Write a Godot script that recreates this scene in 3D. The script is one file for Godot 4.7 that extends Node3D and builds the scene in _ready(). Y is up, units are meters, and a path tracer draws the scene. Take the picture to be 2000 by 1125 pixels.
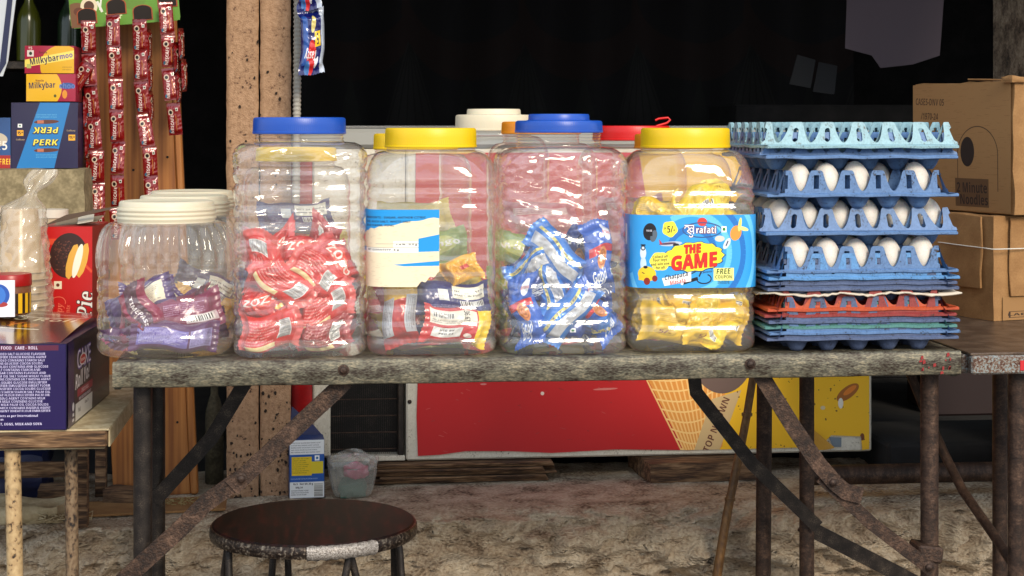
extends Node3D
# A street stall: a folding metal table with sweet jars and egg trays in front of a dark shop.

var taken := {}
var fonts := {}

# ---------------------------------------------------------------- naming
func numbered(called: String) -> String:
	var n: int = taken.get(called, 0)
	taken[called] = n + 1
	return called if n == 0 else "%s_%03d" % [called, n]

func tag(o, label: String, category: String, group := "", kind := ""):
	o.set_meta("label", label)
	o.set_meta("category", category)
	if group != "": o.set_meta("group", group)
	if kind != "": o.set_meta("kind", kind)
	return o

func thing(called: String, label: String, category: String, at := Vector3.ZERO, turn := 0.0, group := "") -> Node3D:
	var o := Node3D.new()
	o.name = numbered(called)
	add_child(o)
	o.position = at
	o.rotation_degrees.y = turn
	tag(o, label, category, group)
	return o

func obj(called: String, mesh: Mesh, m: Material, parent: Node = null, at := Vector3.ZERO, rot := Vector3.ZERO) -> MeshInstance3D:
	var o := MeshInstance3D.new()
	o.mesh = mesh
	o.material_override = m
	o.name = numbered(called) if parent == null else called
	(parent if parent != null else self).add_child(o, true)
	o.position = at
	o.rotation_degrees = rot
	return o

func struct(called: String, mesh: Mesh, m: Material, at := Vector3.ZERO) -> MeshInstance3D:
	var o := obj(called, mesh, m, null, at)
	o.set_meta("kind", "structure")
	return o

# ---------------------------------------------------------------- meshes
func new_st() -> SurfaceTool:
	var st := SurfaceTool.new()
	st.begin(Mesh.PRIMITIVE_TRIANGLES)
	return st

func done(st: SurfaceTool) -> ArrayMesh:
	st.generate_normals()
	return st.commit()

func tri(st: SurfaceTool, a: Vector3, b: Vector3, c: Vector3, ua := Vector2.ZERO, ub := Vector2.ZERO, uc := Vector2.ZERO):
	st.set_uv(ua); st.add_vertex(a)
	st.set_uv(ub); st.add_vertex(b)
	st.set_uv(uc); st.add_vertex(c)

# corners counter-clockwise seen from outside
func quad(st: SurfaceTool, a: Vector3, b: Vector3, c: Vector3, d: Vector3, u0 := Vector2(0, 1), u1 := Vector2(1, 1), u2 := Vector2(1, 0), u3 := Vector2(0, 0)):
	tri(st, a, c, b, u0, u2, u1)
	tri(st, a, d, c, u0, u3, u2)

# a box with chamfered edges; uv of each face 0..1
func add_box(st: SurfaceTool, c: Vector3, s: Vector3, ch := 0.002, b := Basis()):
	var h := s * 0.5
	ch = minf(ch, minf(h.x, minf(h.y, h.z)) * 0.8)
	st.set_smooth_group(-1)
	for ax in 3:
		for sg in [-1.0, 1.0]:
			var n := Vector3.ZERO; n[ax] = sg
			var up := Vector3.UP if ax != 1 else Vector3(0, 0, -sg)
			var r := up.cross(n)
			var hu := absf(up.dot(h)) - ch
			var hr := absf(r.dot(h)) - ch
			var o := n * h[ax]
			quad(st, c + b * (o - r * hr - up * hu), c + b * (o + r * hr - up * hu), c + b * (o + r * hr + up * hu), c + b * (o - r * hr + up * hu))
	if ch <= 0.0: return
	for ax in 3:
		var e1 := (ax + 1) % 3
		var e2 := (ax + 2) % 3
		for s1 in [-1.0, 1.0]:
			for s2 in [-1.0, 1.0]:
				var p := Vector3.ZERO; p[e1] = s1 * h[e1]; p[e2] = s2 * (h[e2] - ch)
				var q := Vector3.ZERO; q[e1] = s1 * (h[e1] - ch); q[e2] = s2 * h[e2]
				var w := Vector3.ZERO; w[ax] = h[ax] - ch
				_edge(st, c, b, p, q, w)
	for sx in [-1.0, 1.0]:
		for sy in [-1.0, 1.0]:
			for sz in [-1.0, 1.0]:
				var a := c + b * Vector3(sx * h.x, sy * (h.y - ch), sz * (h.z - ch))
				var d := c + b * Vector3(sx * (h.x - ch), sy * h.y, sz * (h.z - ch))
				var e := c + b * Vector3(sx * (h.x - ch), sy * (h.y - ch), sz * h.z)
				if sx * sy * sz > 0: tri(st, a, e, d)
				else: tri(st, a, d, e)

func _edge(st: SurfaceTool, c: Vector3, b: Basis, p: Vector3, q: Vector3, w: Vector3):
	var out := (p + q) * 0.5
	var n := (q - p).cross(w)
	if n.dot(out) > 0: quad(st, c + b * (p - w), c + b * (q - w), c + b * (q + w), c + b * (p + w))
	else: quad(st, c + b * (q - w), c + b * (p - w), c + b * (p + w), c + b * (q + w))

func box(s: Vector3, ch := 0.002, c := Vector3.ZERO) -> ArrayMesh:
	var st := new_st()
	add_box(st, c, s, ch)
	return done(st)

# a box resting on y = 0, with its faces soft: sides bulge and corners wander a little
func carton_mesh(s: Vector3, bulge: float, rough: float, sd: int) -> ArrayMesh:
	var st := new_st()
	var nz := FastNoiseLite.new(); nz.seed = sd; nz.frequency = 9.0
	var h := s * 0.5
	var n := 12
	for ax in 3:
		for sg in [-1.0, 1.0]:
			st.set_smooth_group(ax * 2 + (1 if sg > 0 else 0) + 1)
			var nn := Vector3.ZERO; nn[ax] = sg
			var up := Vector3.UP if ax != 1 else Vector3(0, 0, -sg)
			var r := up.cross(nn)
			var pt := func(i: int, j: int) -> Vector3:
				var a := i * 2.0 / n - 1.0
				var bb := j * 2.0 / n - 1.0
				var p: Vector3 = nn * h[ax] + r * absf(r.dot(h)) * a + up * absf(up.dot(h)) * bb
				p += nn * bulge * (1.0 - a * a) * (1.0 - bb * bb)
				var d := Vector3(nz.get_noise_3d(p.x, p.y, p.z), nz.get_noise_3d(p.x + 7, p.y, p.z), nz.get_noise_3d(p.x, p.y + 7, p.z)) * rough
				if p.y < -h.y * 0.9: d.y = 0.0
				return p + d + Vector3(0, h.y, 0)
			for i in n:
				for j in n:
					quad(st, pt.call(i, j), pt.call(i + 1, j), pt.call(i + 1, j + 1), pt.call(i, j + 1), Vector2(float(i) / n, 1.0 - float(j) / n), Vector2(float(i + 1) / n, 1.0 - float(j) / n), Vector2(float(i + 1) / n, 1.0 - float(j + 1) / n), Vector2(float(i) / n, 1.0 - float(j + 1) / n))
	return done(st)

# only one face of such a box carries print: a sheet of the same bulge
func face_mesh(w: float, h: float, bulge := 0.0, n := 10) -> ArrayMesh:
	var st := new_st()
	st.set_smooth_group(1)
	var pt := func(i: int, j: int) -> Vector3:
		var a := i * 2.0 / n - 1.0
		var b := j * 2.0 / n - 1.0
		return Vector3(a * w * 0.5, b * h * 0.5, bulge * (1.0 - a * a) * (1.0 - b * b))
	for i in n:
		for j in n:
			quad(st, pt.call(i, j), pt.call(i + 1, j), pt.call(i + 1, j + 1), pt.call(i, j + 1), Vector2(float(i) / n, 1.0 - float(j) / n), Vector2(float(i + 1) / n, 1.0 - float(j) / n), Vector2(float(i + 1) / n, 1.0 - float(j + 1) / n), Vector2(float(i) / n, 1.0 - float(j + 1) / n))
	return done(st)

# rings of points joined into a skin; ring points run counter-clockwise seen from above
func skin(st: SurfaceTool, rings: Array, closed := true, sg := 1):
	st.set_smooth_group(sg)
	var n: int = rings[0].size()
	var m := n if closed else n - 1
	var rows := rings.size()
	for k in rows - 1:
		var lo: PackedVector3Array = rings[k]
		var hi: PackedVector3Array = rings[k + 1]
		for i in m:
			var j := (i + 1) % n
			quad(st, lo[i], lo[j], hi[j], hi[i], Vector2(float(i) / m, 1.0 - float(k) / (rows - 1)), Vector2(float(i + 1) / m, 1.0 - float(k) / (rows - 1)), Vector2(float(i + 1) / m, 1.0 - float(k + 1) / (rows - 1)), Vector2(float(i) / m, 1.0 - float(k + 1) / (rows - 1)))

# profile: Vector2(radius, y) from bottom to top
func lathe(profile: Array, n := 40, knurl := 0.0, teeth := 0, k0 := -1, k1 := -1) -> ArrayMesh:
	var st := new_st()
	for k in profile.size() - 1:
		var rings := []
		for q in [k, k + 1]:
			var ring := PackedVector3Array()
			for i in n:
				var a := -TAU * i / n
				var r: float = profile[q].x
				if teeth > 0 and q >= k0 and q <= k1: r += knurl * cos(a * teeth)
				ring.append(Vector3(r * cos(a), profile[q].y, r * sin(a)))
			rings.append(ring)
		var same: bool = k > 0 and (profile[k + 1] - profile[k]).normalized().dot((profile[k] - profile[k - 1]).normalized()) > 0.75
		if not same: _sg += 1
		skin(st, rings, true, _sg)
	return done(st)
var _sg := 1

func add_tube(st: SurfaceTool, pts: Array, r: float, n := 10, r2 := -1.0, caps := true):
	_sg += 1
	var rings := []
	var side := Vector3.ZERO
	for k in pts.size():
		var d: Vector3 = (pts[mini(k + 1, pts.size() - 1)] - pts[maxi(k - 1, 0)]).normalized()
		if side == Vector3.ZERO: side = d.cross(Vector3.UP if absf(d.y) < 0.9 else Vector3.RIGHT).normalized()
		side = (side - d * side.dot(d)).normalized()
		var up := d.cross(side)
		var rr := r if r2 < 0 else lerpf(r, r2, float(k) / (pts.size() - 1))
		var ring := PackedVector3Array()
		for i in n:
			var a := TAU * i / n
			ring.append(pts[k] + (side * cos(a) + up * sin(a)) * rr)
		rings.append(ring)
	skin(st, rings, true, _sg)
	if caps:
		_sg += 1
		st.set_smooth_group(_sg)
		for e in [0, rings.size() - 1]:
			var ring: PackedVector3Array = rings[e]
			for i in n:
				if e == 0: tri(st, pts[0], ring[i], ring[(i + 1) % n])
				else: tri(st, pts[e], ring[(i + 1) % n], ring[i])

func tube(pts: Array, r: float, n := 10, r2 := -1.0) -> ArrayMesh:
	var st := new_st()
	add_tube(st, pts, r, n, r2)
	return done(st)

# a flat bar: its outline in x-y, thick along z, edges rounded a little
func plate(outline: PackedVector2Array, thick: float) -> ArrayMesh:
	var st := new_st()
	st.set_smooth_group(-1)
	var area := 0.0
	for i in outline.size(): area += outline[i].cross(outline[(i + 1) % outline.size()])
	if area < 0: outline.reverse()
	var idx := Geometry2D.triangulate_polygon(outline)
	var t := thick * 0.5
	for k in range(0, idx.size(), 3):
		var a := outline[idx[k]]; var b := outline[idx[k + 1]]; var c := outline[idx[k + 2]]
		if (b - a).cross(c - a) > 0:
			var tmp := b; b = c; c = tmp
		tri(st, Vector3(a.x, a.y, t), Vector3(b.x, b.y, t), Vector3(c.x, c.y, t), a, b, c)
		tri(st, Vector3(a.x, a.y, -t), Vector3(c.x, c.y, -t), Vector3(b.x, b.y, -t), a, c, b)
	for i in outline.size():
		var a := outline[i]; var b := outline[(i + 1) % outline.size()]
		quad(st, Vector3(b.x, b.y, t), Vector3(a.x, a.y, t), Vector3(a.x, a.y, -t), Vector3(b.x, b.y, -t))
	return done(st)

# a strip of given width along points in x-y
func strap(pts: Array, w: float, thick: float) -> ArrayMesh:
	var l := PackedVector2Array(); var r := PackedVector2Array()
	for k in pts.size():
		var d: Vector2 = (pts[mini(k + 1, pts.size() - 1)] - pts[maxi(k - 1, 0)]).normalized()
		var n := Vector2(-d.y, d.x) * w * 0.5
		l.append(pts[k] + n); r.append(pts[k] - n)
	r.reverse()
	l.append_array(r)
	return plate(l, thick)

# ---------------------------------------------------------------- printing
class Sheet:
	var im: Image
	var fonts: Dictionary
	func _init(w: int, h: int, c: Color, f: Dictionary):
		im = Image.create(w, h, false, Image.FORMAT_RGBA8)
		im.fill(c)
		fonts = f
	func rect(x: float, y: float, w: float, h: float, c: Color):
		im.fill_rect(Rect2i(int(x), int(y), int(w), int(h)), c)
	func poly(p: Array, c: Color):
		var y0 := 1e9; var y1 := -1e9
		for q in p: y0 = minf(y0, q.y); y1 = maxf(y1, q.y)
		var n := p.size()
		for y in range(maxi(0, int(y0)), mini(im.get_height(), int(y1) + 1)):
			var yc := y + 0.5
			var xs := []
			for i in n:
				var a: Vector2 = p[i]; var b: Vector2 = p[(i + 1) % n]
				if (a.y <= yc) != (b.y <= yc): xs.append(a.x + (yc - a.y) / (b.y - a.y) * (b.x - a.x))
			xs.sort()
			for k in range(0, xs.size() - 1, 2):
				var xa := int(round(xs[k])); var xb := int(round(xs[k + 1]))
				if xb > xa: im.fill_rect(Rect2i(xa, y, xb - xa, 1), c)
	func ell(cx: float, cy: float, rx: float, ry: float, c: Color, rot := 0.0, lobes := 0, deep := 0.0):
		var p := []
		for i in 48:
			var a := TAU * i / 48.0
			var k := 1.0 + deep * cos(a * lobes)
			p.append(Vector2(cx, cy) + Vector2(cos(a) * rx * k, sin(a) * ry * k).rotated(deg_to_rad(rot)))
		poly(p, c)
	func line(pts: Array, w: float, c: Color):
		for k in pts.size() - 1:
			var a: Vector2 = pts[k]; var b: Vector2 = pts[k + 1]
			var n: Vector2 = (b - a).normalized().orthogonal() * w * 0.5
			poly([a + n, b + n, b - n, a - n], c)
	func ring(cx: float, cy: float, rx: float, ry: float, w: float, c: Color, a0 := 0.0, a1 := 360.0, rot := 0.0):
		var pts := []
		for i in 41:
			var a := deg_to_rad(lerpf(a0, a1, i / 40.0))
			pts.append(Vector2(cx, cy) + Vector2(cos(a) * rx, sin(a) * ry).rotated(deg_to_rad(rot)))
		line(pts, w, c)
	# centred at x, y; h is the height of a capital
	func text(s: String, x: float, y: float, h: float, c: Color, rot := 0.0, wide := 1.0, slant := 0.0, font := "bold", grow := 0.0):
		var t := TextMesh.new()
		t.font = fonts[font]; t.text = s; t.font_size = 48; t.pixel_size = 1.0; t.depth = 0.0; t.curve_step = 2.0
		if s.strip_edges() == "": return
		var a := t.surface_get_arrays(0)
		var v: PackedVector3Array = a[0]
		var ix: PackedInt32Array = a[12]
		var k := h / 34.5
		var q := PackedVector2Array()
		var box := t.get_aabb()
		var mid := box.get_center()
		for p in v:
			var e := Vector2((p.x - mid.x) * wide + (p.y - mid.y) * slant, -(p.y - mid.y)) * k
			q.append(Vector2(x, y) + e.rotated(deg_to_rad(rot)))
		var offs := [Vector2.ZERO]
		if grow > 0.0:
			offs = []
			for i in 8: offs.append(Vector2.from_angle(i * TAU / 8) * grow)
		for o in offs:
			for i in range(0, ix.size(), 3): poly([q[ix[i]] + o, q[ix[i + 1]] + o, q[ix[i + 2]] + o], c)
	func rupee(x: float, y: float, h: float, c: Color, w := 0.0):
		var t := w if w > 0.0 else h * 0.13
		line([Vector2(x - h * 0.32, y - h * 0.5 + t * 0.5), Vector2(x + h * 0.34, y - h * 0.5 + t * 0.5)], t, c)
		line([Vector2(x - h * 0.32, y - h * 0.22), Vector2(x + h * 0.34, y - h * 0.22)], t, c)
		ring(x - h * 0.12, y - h * 0.22, h * 0.26, h * 0.27, t, c, -88, 92)
		line([Vector2(x - h * 0.22, y + h * 0.04), Vector2(x + h * 0.22, y + h * 0.5)], t * 1.1, c)
	# rows of small print
	func prose(x: float, y: float, w: float, rows: int, step: float, h: float, c: Color, words: Array, sd: int, font := "plain"):
		var g := RandomNumberGenerator.new(); g.seed = sd
		for r in rows:
			var s := ""
			while s.length() * h * 0.92 < w: s += words[g.randi() % words.size()] + " "
			var t := TextMesh.new(); t.font = fonts[font]; t.text = s; t.font_size = 48; t.pixel_size = 1.0; t.depth = 0.0
			var wd := t.get_aabb().size.x * h / 34.5
			var fit := minf(1.0, w / maxf(wd, 1.0))
			text(s, x + wd * fit * 0.5, y + r * step, h, c, 0, fit, 0, font)
	func bars(x: float, y: float, w: float, h: float, sd: int, up := false):
		rect(x, y, w, h, Color(0.95, 0.95, 0.93))
		var g := RandomNumberGenerator.new(); g.seed = sd
		var p := 3.0
		while p < (h if up else w) - 4:
			var b := float(g.randi_range(1, 4))
			if up: rect(x + 3, y + p, w - 6, b, Color(0.08, 0.08, 0.1))
			else: rect(x + p, y + 3, b, h - 6, Color(0.08, 0.08, 0.1))
			p += b + g.randi_range(2, 4)
	func tex() -> ImageTexture:
		im.generate_mipmaps()
		return ImageTexture.create_from_image(im)

func sheet(w: int, h: int, c: Color) -> Sheet:
	return Sheet.new(w, h, c, fonts)

# ---------------------------------------------------------------- materials
func std(c: Color, rough := 0.6, metal := 0.0) -> StandardMaterial3D:
	var m := StandardMaterial3D.new()
	m.albedo_color = c
	m.roughness = rough
	m.metallic = metal
	return m

func printed(s: Sheet, rough := 0.45, coat := 0.0, metal := 0.0) -> StandardMaterial3D:
	var m := std(Color.WHITE, rough, metal)
	m.albedo_texture = s.tex()
	m.texture_repeat = false
	if coat > 0:
		m.clearcoat_enabled = true; m.clearcoat = coat; m.clearcoat_roughness = 0.15
	return m

func clear(alpha: float, c := Color(1, 1, 1), rough := 0.05) -> StandardMaterial3D:
	var m := std(c, rough)
	m.transparency = BaseMaterial3D.TRANSPARENCY_ALPHA
	m.albedo_color.a = alpha
	m.metallic_specular = 0.5
	return m

func noise_img(w: int, h: int, sd: int, freq: float, oct := 4, kind := FastNoiseLite.TYPE_SIMPLEX_SMOOTH) -> Image:
	var n := FastNoiseLite.new()
	n.seed = sd; n.frequency = freq; n.noise_type = kind
	n.fractal_octaves = oct
	if kind == FastNoiseLite.TYPE_CELLULAR: n.cellular_return_type = FastNoiseLite.RETURN_DISTANCE
	var im := n.get_seamless_image(w, h)
	im.convert(Image.FORMAT_L8)
	return im

# layers: [[image, share], ...]; stops: [[t, Color], ...]
func ramped(layers: Array, stops: Array) -> Image:
	var g := Gradient.new()
	var of := PackedFloat32Array(); var co := PackedColorArray()
	for s in stops: of.append(s[0]); co.append(s[1])
	g.offsets = of; g.colors = co
	var lut := []
	for i in 256: lut.append(g.sample(i / 255.0))
	var w: int = layers[0][0].get_width(); var h: int = layers[0][0].get_height()
	var datas := []
	for l in layers: datas.append(l[0].get_data())
	var out := PackedByteArray(); out.resize(w * h * 3)
	var n := layers.size()
	for i in w * h:
		var v := 0.0
		for k in n: v += datas[k][i] * layers[k][1]
		var c: Color = lut[clampi(int(v), 0, 255)]
		out[i * 3] = c.r8; out[i * 3 + 1] = c.g8; out[i * 3 + 2] = c.b8
	return Image.create_from_data(w, h, false, Image.FORMAT_RGB8, out)

func surfaced(im: Image, scale: Vector3, rough := 0.8, metal := 0.0, bump: Image = null, deep := 0.0, world := true) -> StandardMaterial3D:
	var m := std(Color.WHITE, rough, metal)
	im.generate_mipmaps()
	m.albedo_texture = ImageTexture.create_from_image(im)
	m.uv1_triplanar = true
	m.uv1_world_triplanar = world
	m.uv1_scale = scale
	if bump:
		m.heightmap_enabled = true
		m.heightmap_texture = ImageTexture.create_from_image(bump)
		m.heightmap_scale = deep
	return m

# ---------------------------------------------------------------- jars
# rows: [y, half width, half depth, squareness]
func jar_ring(hx: float, hz: float, e: float, y: float, n: int, shift: Callable) -> PackedVector3Array:
	var ring := PackedVector3Array()
	for i in n:
		var a := -TAU * i / n
		var c := cos(a); var s := sin(a)
		var r := 1.0 / pow(pow(absf(c), e) + pow(absf(s), e), 1.0 / e)
		var p := Vector3(c * r * hx, y, s * r * hz)
		ring.append(shift.call(p, a, y) if shift.is_valid() else p)
	return ring

func jar_at(rows: Array, y: float) -> Array:
	for k in rows.size() - 1:
		if y <= rows[k + 1][0]:
			var t: float = clampf((y - rows[k][0]) / (rows[k + 1][0] - rows[k][0]), 0, 1)
			return [lerpf(rows[k][1], rows[k + 1][1], t), lerpf(rows[k][2], rows[k + 1][2], t), lerpf(rows[k][3], rows[k + 1][3], t)]
	return [rows[-1][1], rows[-1][2], rows[-1][3]]

func jar_rows(w: float, foot: float, shoulder: float, neck_y: float, neck_r: float, e: float, top_round: float) -> Array:
	var out := []
	for k in 7:   # rounded foot
		var t := k / 6.0
		var a := t * PI / 2
		out.append([foot * (1 - cos(a)), w - foot * (1 - sin(a)), w - foot * (1 - sin(a)), e])
	for k in 11:   # rounded shoulder
		var a := k / 10.0 * PI / 2
		var rr := lerpf(neck_r, w, pow(cos(a), top_round))
		out.append([shoulder + (neck_y - shoulder) * sin(a), rr, rr, lerpf(e, 2.0, pow(sin(a), 1.5))])
	return out

func jar_body(rows: Array, top_y: float, shift: Callable, n := 84, step := 0.0024, base_grow := 0.0) -> ArrayMesh:
	var st := new_st()
	var rings := []
	var ys := []
	for k in 7: ys.append(rows[k][0])
	var y: float = rows[6][0] + step
	while y < top_y:
		ys.append(y); y += step
	ys.append(top_y)
	for yy in ys:
		var d := jar_at(rows, yy)
		rings.append(jar_ring(d[0] + base_grow, d[1] + base_grow, d[2], yy, n, shift))
	# the floor of the jar, pushed up a little in the middle
	var floor_rings := []
	for k in 4:
		var ring := PackedVector3Array()
		var f := k / 4.0 + 0.02
		for p in rings[0]: ring.append(Vector3(p.x * f, 0.004 * (1.0 - f), p.z * f))
		floor_rings.append(ring)
	skin(st, floor_rings + rings, true, 1)
	return done(st)

func neck_mesh(r: float, y0: float, y1: float) -> ArrayMesh:
	var prof := [Vector2(r + 0.002, y0), Vector2(r, y0 + 0.003)]
	var y := y0 + 0.003
	while y < y1 - 0.005:
		prof.append(Vector2(r, y + 0.001)); prof.append(Vector2(r + 0.0022, y + 0.0022)); prof.append(Vector2(r, y + 0.0036))
		y += 0.005
	prof.append(Vector2(r, y1))
	return lathe(prof, 56)

func lid_mesh(r: float, h: float, tiers := 1, teeth := 150) -> ArrayMesh:
	var p := [Vector2(r - 0.004, 0.0), Vector2(r - 0.0006, 0.0), Vector2(r + 0.0006, 0.001), Vector2(r + 0.0006, 0.0035), Vector2(r - 0.0003, 0.0042), Vector2(r - 0.0006, h * 0.5), Vector2(r - 0.001, h - 0.003), Vector2(r - 0.0022, h - 0.0008), Vector2(r - 0.005, h)]
	if tiers == 2:
		p += [Vector2(r * 0.76, h), Vector2(r * 0.70, h + 0.001), Vector2(r * 0.695, h + 0.008), Vector2(r * 0.675, h + 0.0105), Vector2(0.001, h + 0.0105)]
	elif tiers == 3:   # ribbed white lid
		p = [Vector2(r - 0.004, 0.0), Vector2(r, 0.0)]
		for k in 3:
			var y := h * (0.1 + 0.2 * k)
			p += [Vector2(r, y), Vector2(r + 0.0016, y + 0.002), Vector2(r + 0.0016, y + 0.004), Vector2(r, y + 0.006)]
		p += [Vector2(r, h * 0.68), Vector2(r - 0.002, h * 0.7), Vector2(r - 0.003, h - 0.003), Vector2(r - 0.005, h - 0.001), Vector2(r - 0.012, h), Vector2(r - 0.016, h - 0.002), Vector2(0.001, h - 0.002)]
		return lathe(p, 72)
	else:
		p += [Vector2(r - 0.007, h - 0.0015), Vector2(0.001, h - 0.0015)]
	return lathe(p, 300, 0.00035, teeth, 4, 6)

func make_jar(label: String, at: Vector3, turn: float, rows: Array, top_y: float, shift: Callable, neck_r: float, lid: Array, lid_mat: Material, plastic: Material, n := 84, step := 0.0024, group := "") -> Node3D:
	var t := thing("sweet_jar", label, "jar", at, turn, group)
	obj("body", jar_body(rows, top_y, shift, n, step), plastic, t)
	if group == "": obj("inner_wall", jar_body(rows, top_y, shift, n, step * 1.3, -0.0011), plastic, t)
	obj("neck", neck_mesh(neck_r, top_y, lid[2] + 0.006), plastic, t)
	obj("lid", lid_mesh(lid[0], lid[1], lid[3]), lid_mat, t, Vector3(0, lid[2], 0))
	return t

# paper stuck round a jar: from angle a0 to a1 (degrees, 90 faces the street), y0..y1; edge(u) gives cut [bottom, top] shares
func jar_label(rows: Array, shift: Callable, a0: float, a1: float, y0: float, y1: float, out: float, edge: Callable) -> ArrayMesh:
	var st := new_st()
	st.set_smooth_group(1)
	var n := 72; var m := 14
	var flat := []   # arc length
	var len := [0.0]
	var last := Vector3.ZERO
	var grid := []
	for i in n + 1:
		var ang := deg_to_rad(lerpf(a0, a1, float(i) / n))
		var cut: Array = edge.call(float(i) / n)
		var col := []
		for j in m + 1:
			var v := lerpf(cut[0], cut[1], float(j) / m)
			var y := lerpf(y0, y1, v)
			var d := jar_at(rows, y)
			var c := cos(ang); var s := sin(ang)
			var r := 1.0 / pow(pow(absf(c), d[2]) + pow(absf(s), d[2]), 1.0 / d[2])
			var p := Vector3(c * r * (d[0] + out), y, s * r * (d[1] + out))
			col.append([p, 1.0 - v])
		if i > 0: len.append(len[-1] + Vector2(col[0][0].x - last.x, col[0][0].z - last.z).length())
		last = col[0][0]
		grid.append(col)
	for i in n:
		var ua: float = len[i] / len[n]; var ub: float = len[i + 1] / len[n]
		for j in m:
			quad(st, grid[i][j][0], grid[i + 1][j][0], grid[i + 1][j + 1][0], grid[i][j + 1][0], Vector2(ua, grid[i][j][1]), Vector2(ub, grid[i + 1][j][1]), Vector2(ub, grid[i + 1][j + 1][1]), Vector2(ua, grid[i][j + 1][1]))
	return done(st)

# ---------------------------------------------------------------- wrapped packets
# a pillow pack lying in x-y, front to +z; texture: left half front, right half back
func packet_mesh(w: float, h: float, th: float, sd: int, crumple := 1.0, bend := 0.0) -> ArrayMesh:
	var st := new_st()
	var nz := FastNoiseLite.new(); nz.seed = sd; nz.frequency = 55.0; nz.fractal_octaves = 2
	var big := FastNoiseLite.new(); big.seed = sd + 9; big.frequency = 18.0; big.fractal_octaves = 1
	var nx := 34; var ny := 18
	for sgn in [1.0, -1.0]:
		st.set_smooth_group(1 if sgn > 0 else 2)
		var g := []
		for i in nx + 1:
			var col := []
			for j in ny + 1:
				var a := i * 2.0 / nx - 1.0
				var b := j * 2.0 / ny - 1.0
				var e := clampf((0.88 - absf(a)) / 0.2, 0.0, 1.0)
				e = e * e * (3 - 2 * e)
				var puff := 0.16 + 0.84 * sqrt(e)
				var side := pow(maxf(0.0, 1.0 - pow(absf(b), 3.0)), 0.7)
				var p := Vector3(a * w * 0.5, b * h * 0.5 * (1.0 - 0.10 * e), 0)
				# gathers that run from the crimped ends
				var fold := sin(b * 17.0 + sd) * 0.0016 * (1.0 - e) * side
				var wr := 1.0 - 2.0 * absf(nz.get_noise_2d(p.x + sgn * 3.0, p.y))
				p.z = sgn * (th * 0.5 * puff * side * e + 0.0004 * side) + fold + sgn * wr * 0.0025 * crumple * side * (0.35 + 0.65 * e) + sgn * big.get_noise_2d(p.x, p.y + sgn) * 0.005 * crumple * side * e
				if absf(a) > 0.9 : p.z = fold + sgn * 0.0003
				if i == 0 or i == nx: p.x += (0.0008 if j % 2 == 0 else -0.0008) * signf(a)
				p.y += big.get_noise_2d(p.x * 0.7, 5.0) * 0.007 * crumple
				p.x += big.get_noise_2d(9.0, p.y) * 0.006 * crumple
				p.z += bend * a * a + big.get_noise_2d(p.x * 0.6, 2.0) * 0.012 * crumple * (1.0 - e)
				col.append(p)
			g.append(col)
		for i in nx:
			for j in ny:
				var u0 := float(i) / nx; var u1 := float(i + 1) / nx
				var v0 := 1.0 - float(j) / ny; var v1 := 1.0 - float(j + 1) / ny
				if sgn > 0: quad(st, g[i][j], g[i + 1][j], g[i + 1][j + 1], g[i][j + 1], Vector2(u0 * 0.5, v0), Vector2(u1 * 0.5, v0), Vector2(u1 * 0.5, v1), Vector2(u0 * 0.5, v1))
				else: quad(st, g[i + 1][j], g[i][j], g[i][j + 1], g[i + 1][j + 1], Vector2(1 - u1 * 0.5, v0), Vector2(1 - u0 * 0.5, v0), Vector2(1 - u0 * 0.5, v1), Vector2(1 - u1 * 0.5, v1))
	return done(st)

# spots: [x cm, y cm, z cm, roll, tip, turn, mesh number, material number, label]
func fill_jar(at: Vector3, called: String, category: String, group: String, common: String, meshes: Array, mats: Array, spots: Array, lim := 0.097):
	var pts := []
	for m in meshes:
		var all: PackedVector3Array = m.surface_get_arrays(0)[Mesh.ARRAY_VERTEX]
		var some := PackedVector3Array()
		for k in range(0, all.size(), 23): some.append(all[k])
		pts.append(some)
	for s in spots:
		var label: String = s[8] if s.size() > 8 else common
		var o := obj(called, meshes[s[6]], mats[s[7]], null, Vector3.ZERO, Vector3(s[4], s[5], s[3]))
		o.rotation_order = EULER_ORDER_YXZ
		# keep the packet inside the walls and on the floor of its jar
		var p := Vector3(s[0], s[1], s[2]) * 0.01
		for again in 3:
			var lo := Vector3.ONE * 9; var hi := Vector3.ONE * -9
			var push := Vector3.ZERO
			for v in pts[s[6]]:
				var q: Vector3 = o.basis * v + p
				lo = lo.min(q); hi = hi.max(q)
				var r := pow(pow(absf(q.x), 4) + pow(absf(q.z), 4), 0.25)
				var over := r - lim
				if over > 0:
					var d := Vector3(-q.x, 0, -q.z).normalized() * over
					if d.length() > push.length(): push = d
			p += push
			if lo.y < 0.005: p.y += 0.005 - lo.y
		o.position = at + p
		tag(o, label, category, group)

# ---------------------------------------------------------------- egg trays
const PITCH := 0.0505
func tray_profile(d: float, post: float, cup: float) -> float:
	var pts := [[0.0, -cup], [0.009, -cup], [0.0135, -cup * 0.75], [0.020, -0.2 * cup], [0.0252, 0.004], [0.0292, post - 0.003], [0.0305, post], [0.05, post]]
	for k in pts.size() - 1:
		if d <= pts[k + 1][0]: return lerpf(pts[k][1], pts[k + 1][1], (d - pts[k][0]) / (pts[k + 1][0] - pts[k][0]))
	return post

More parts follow.
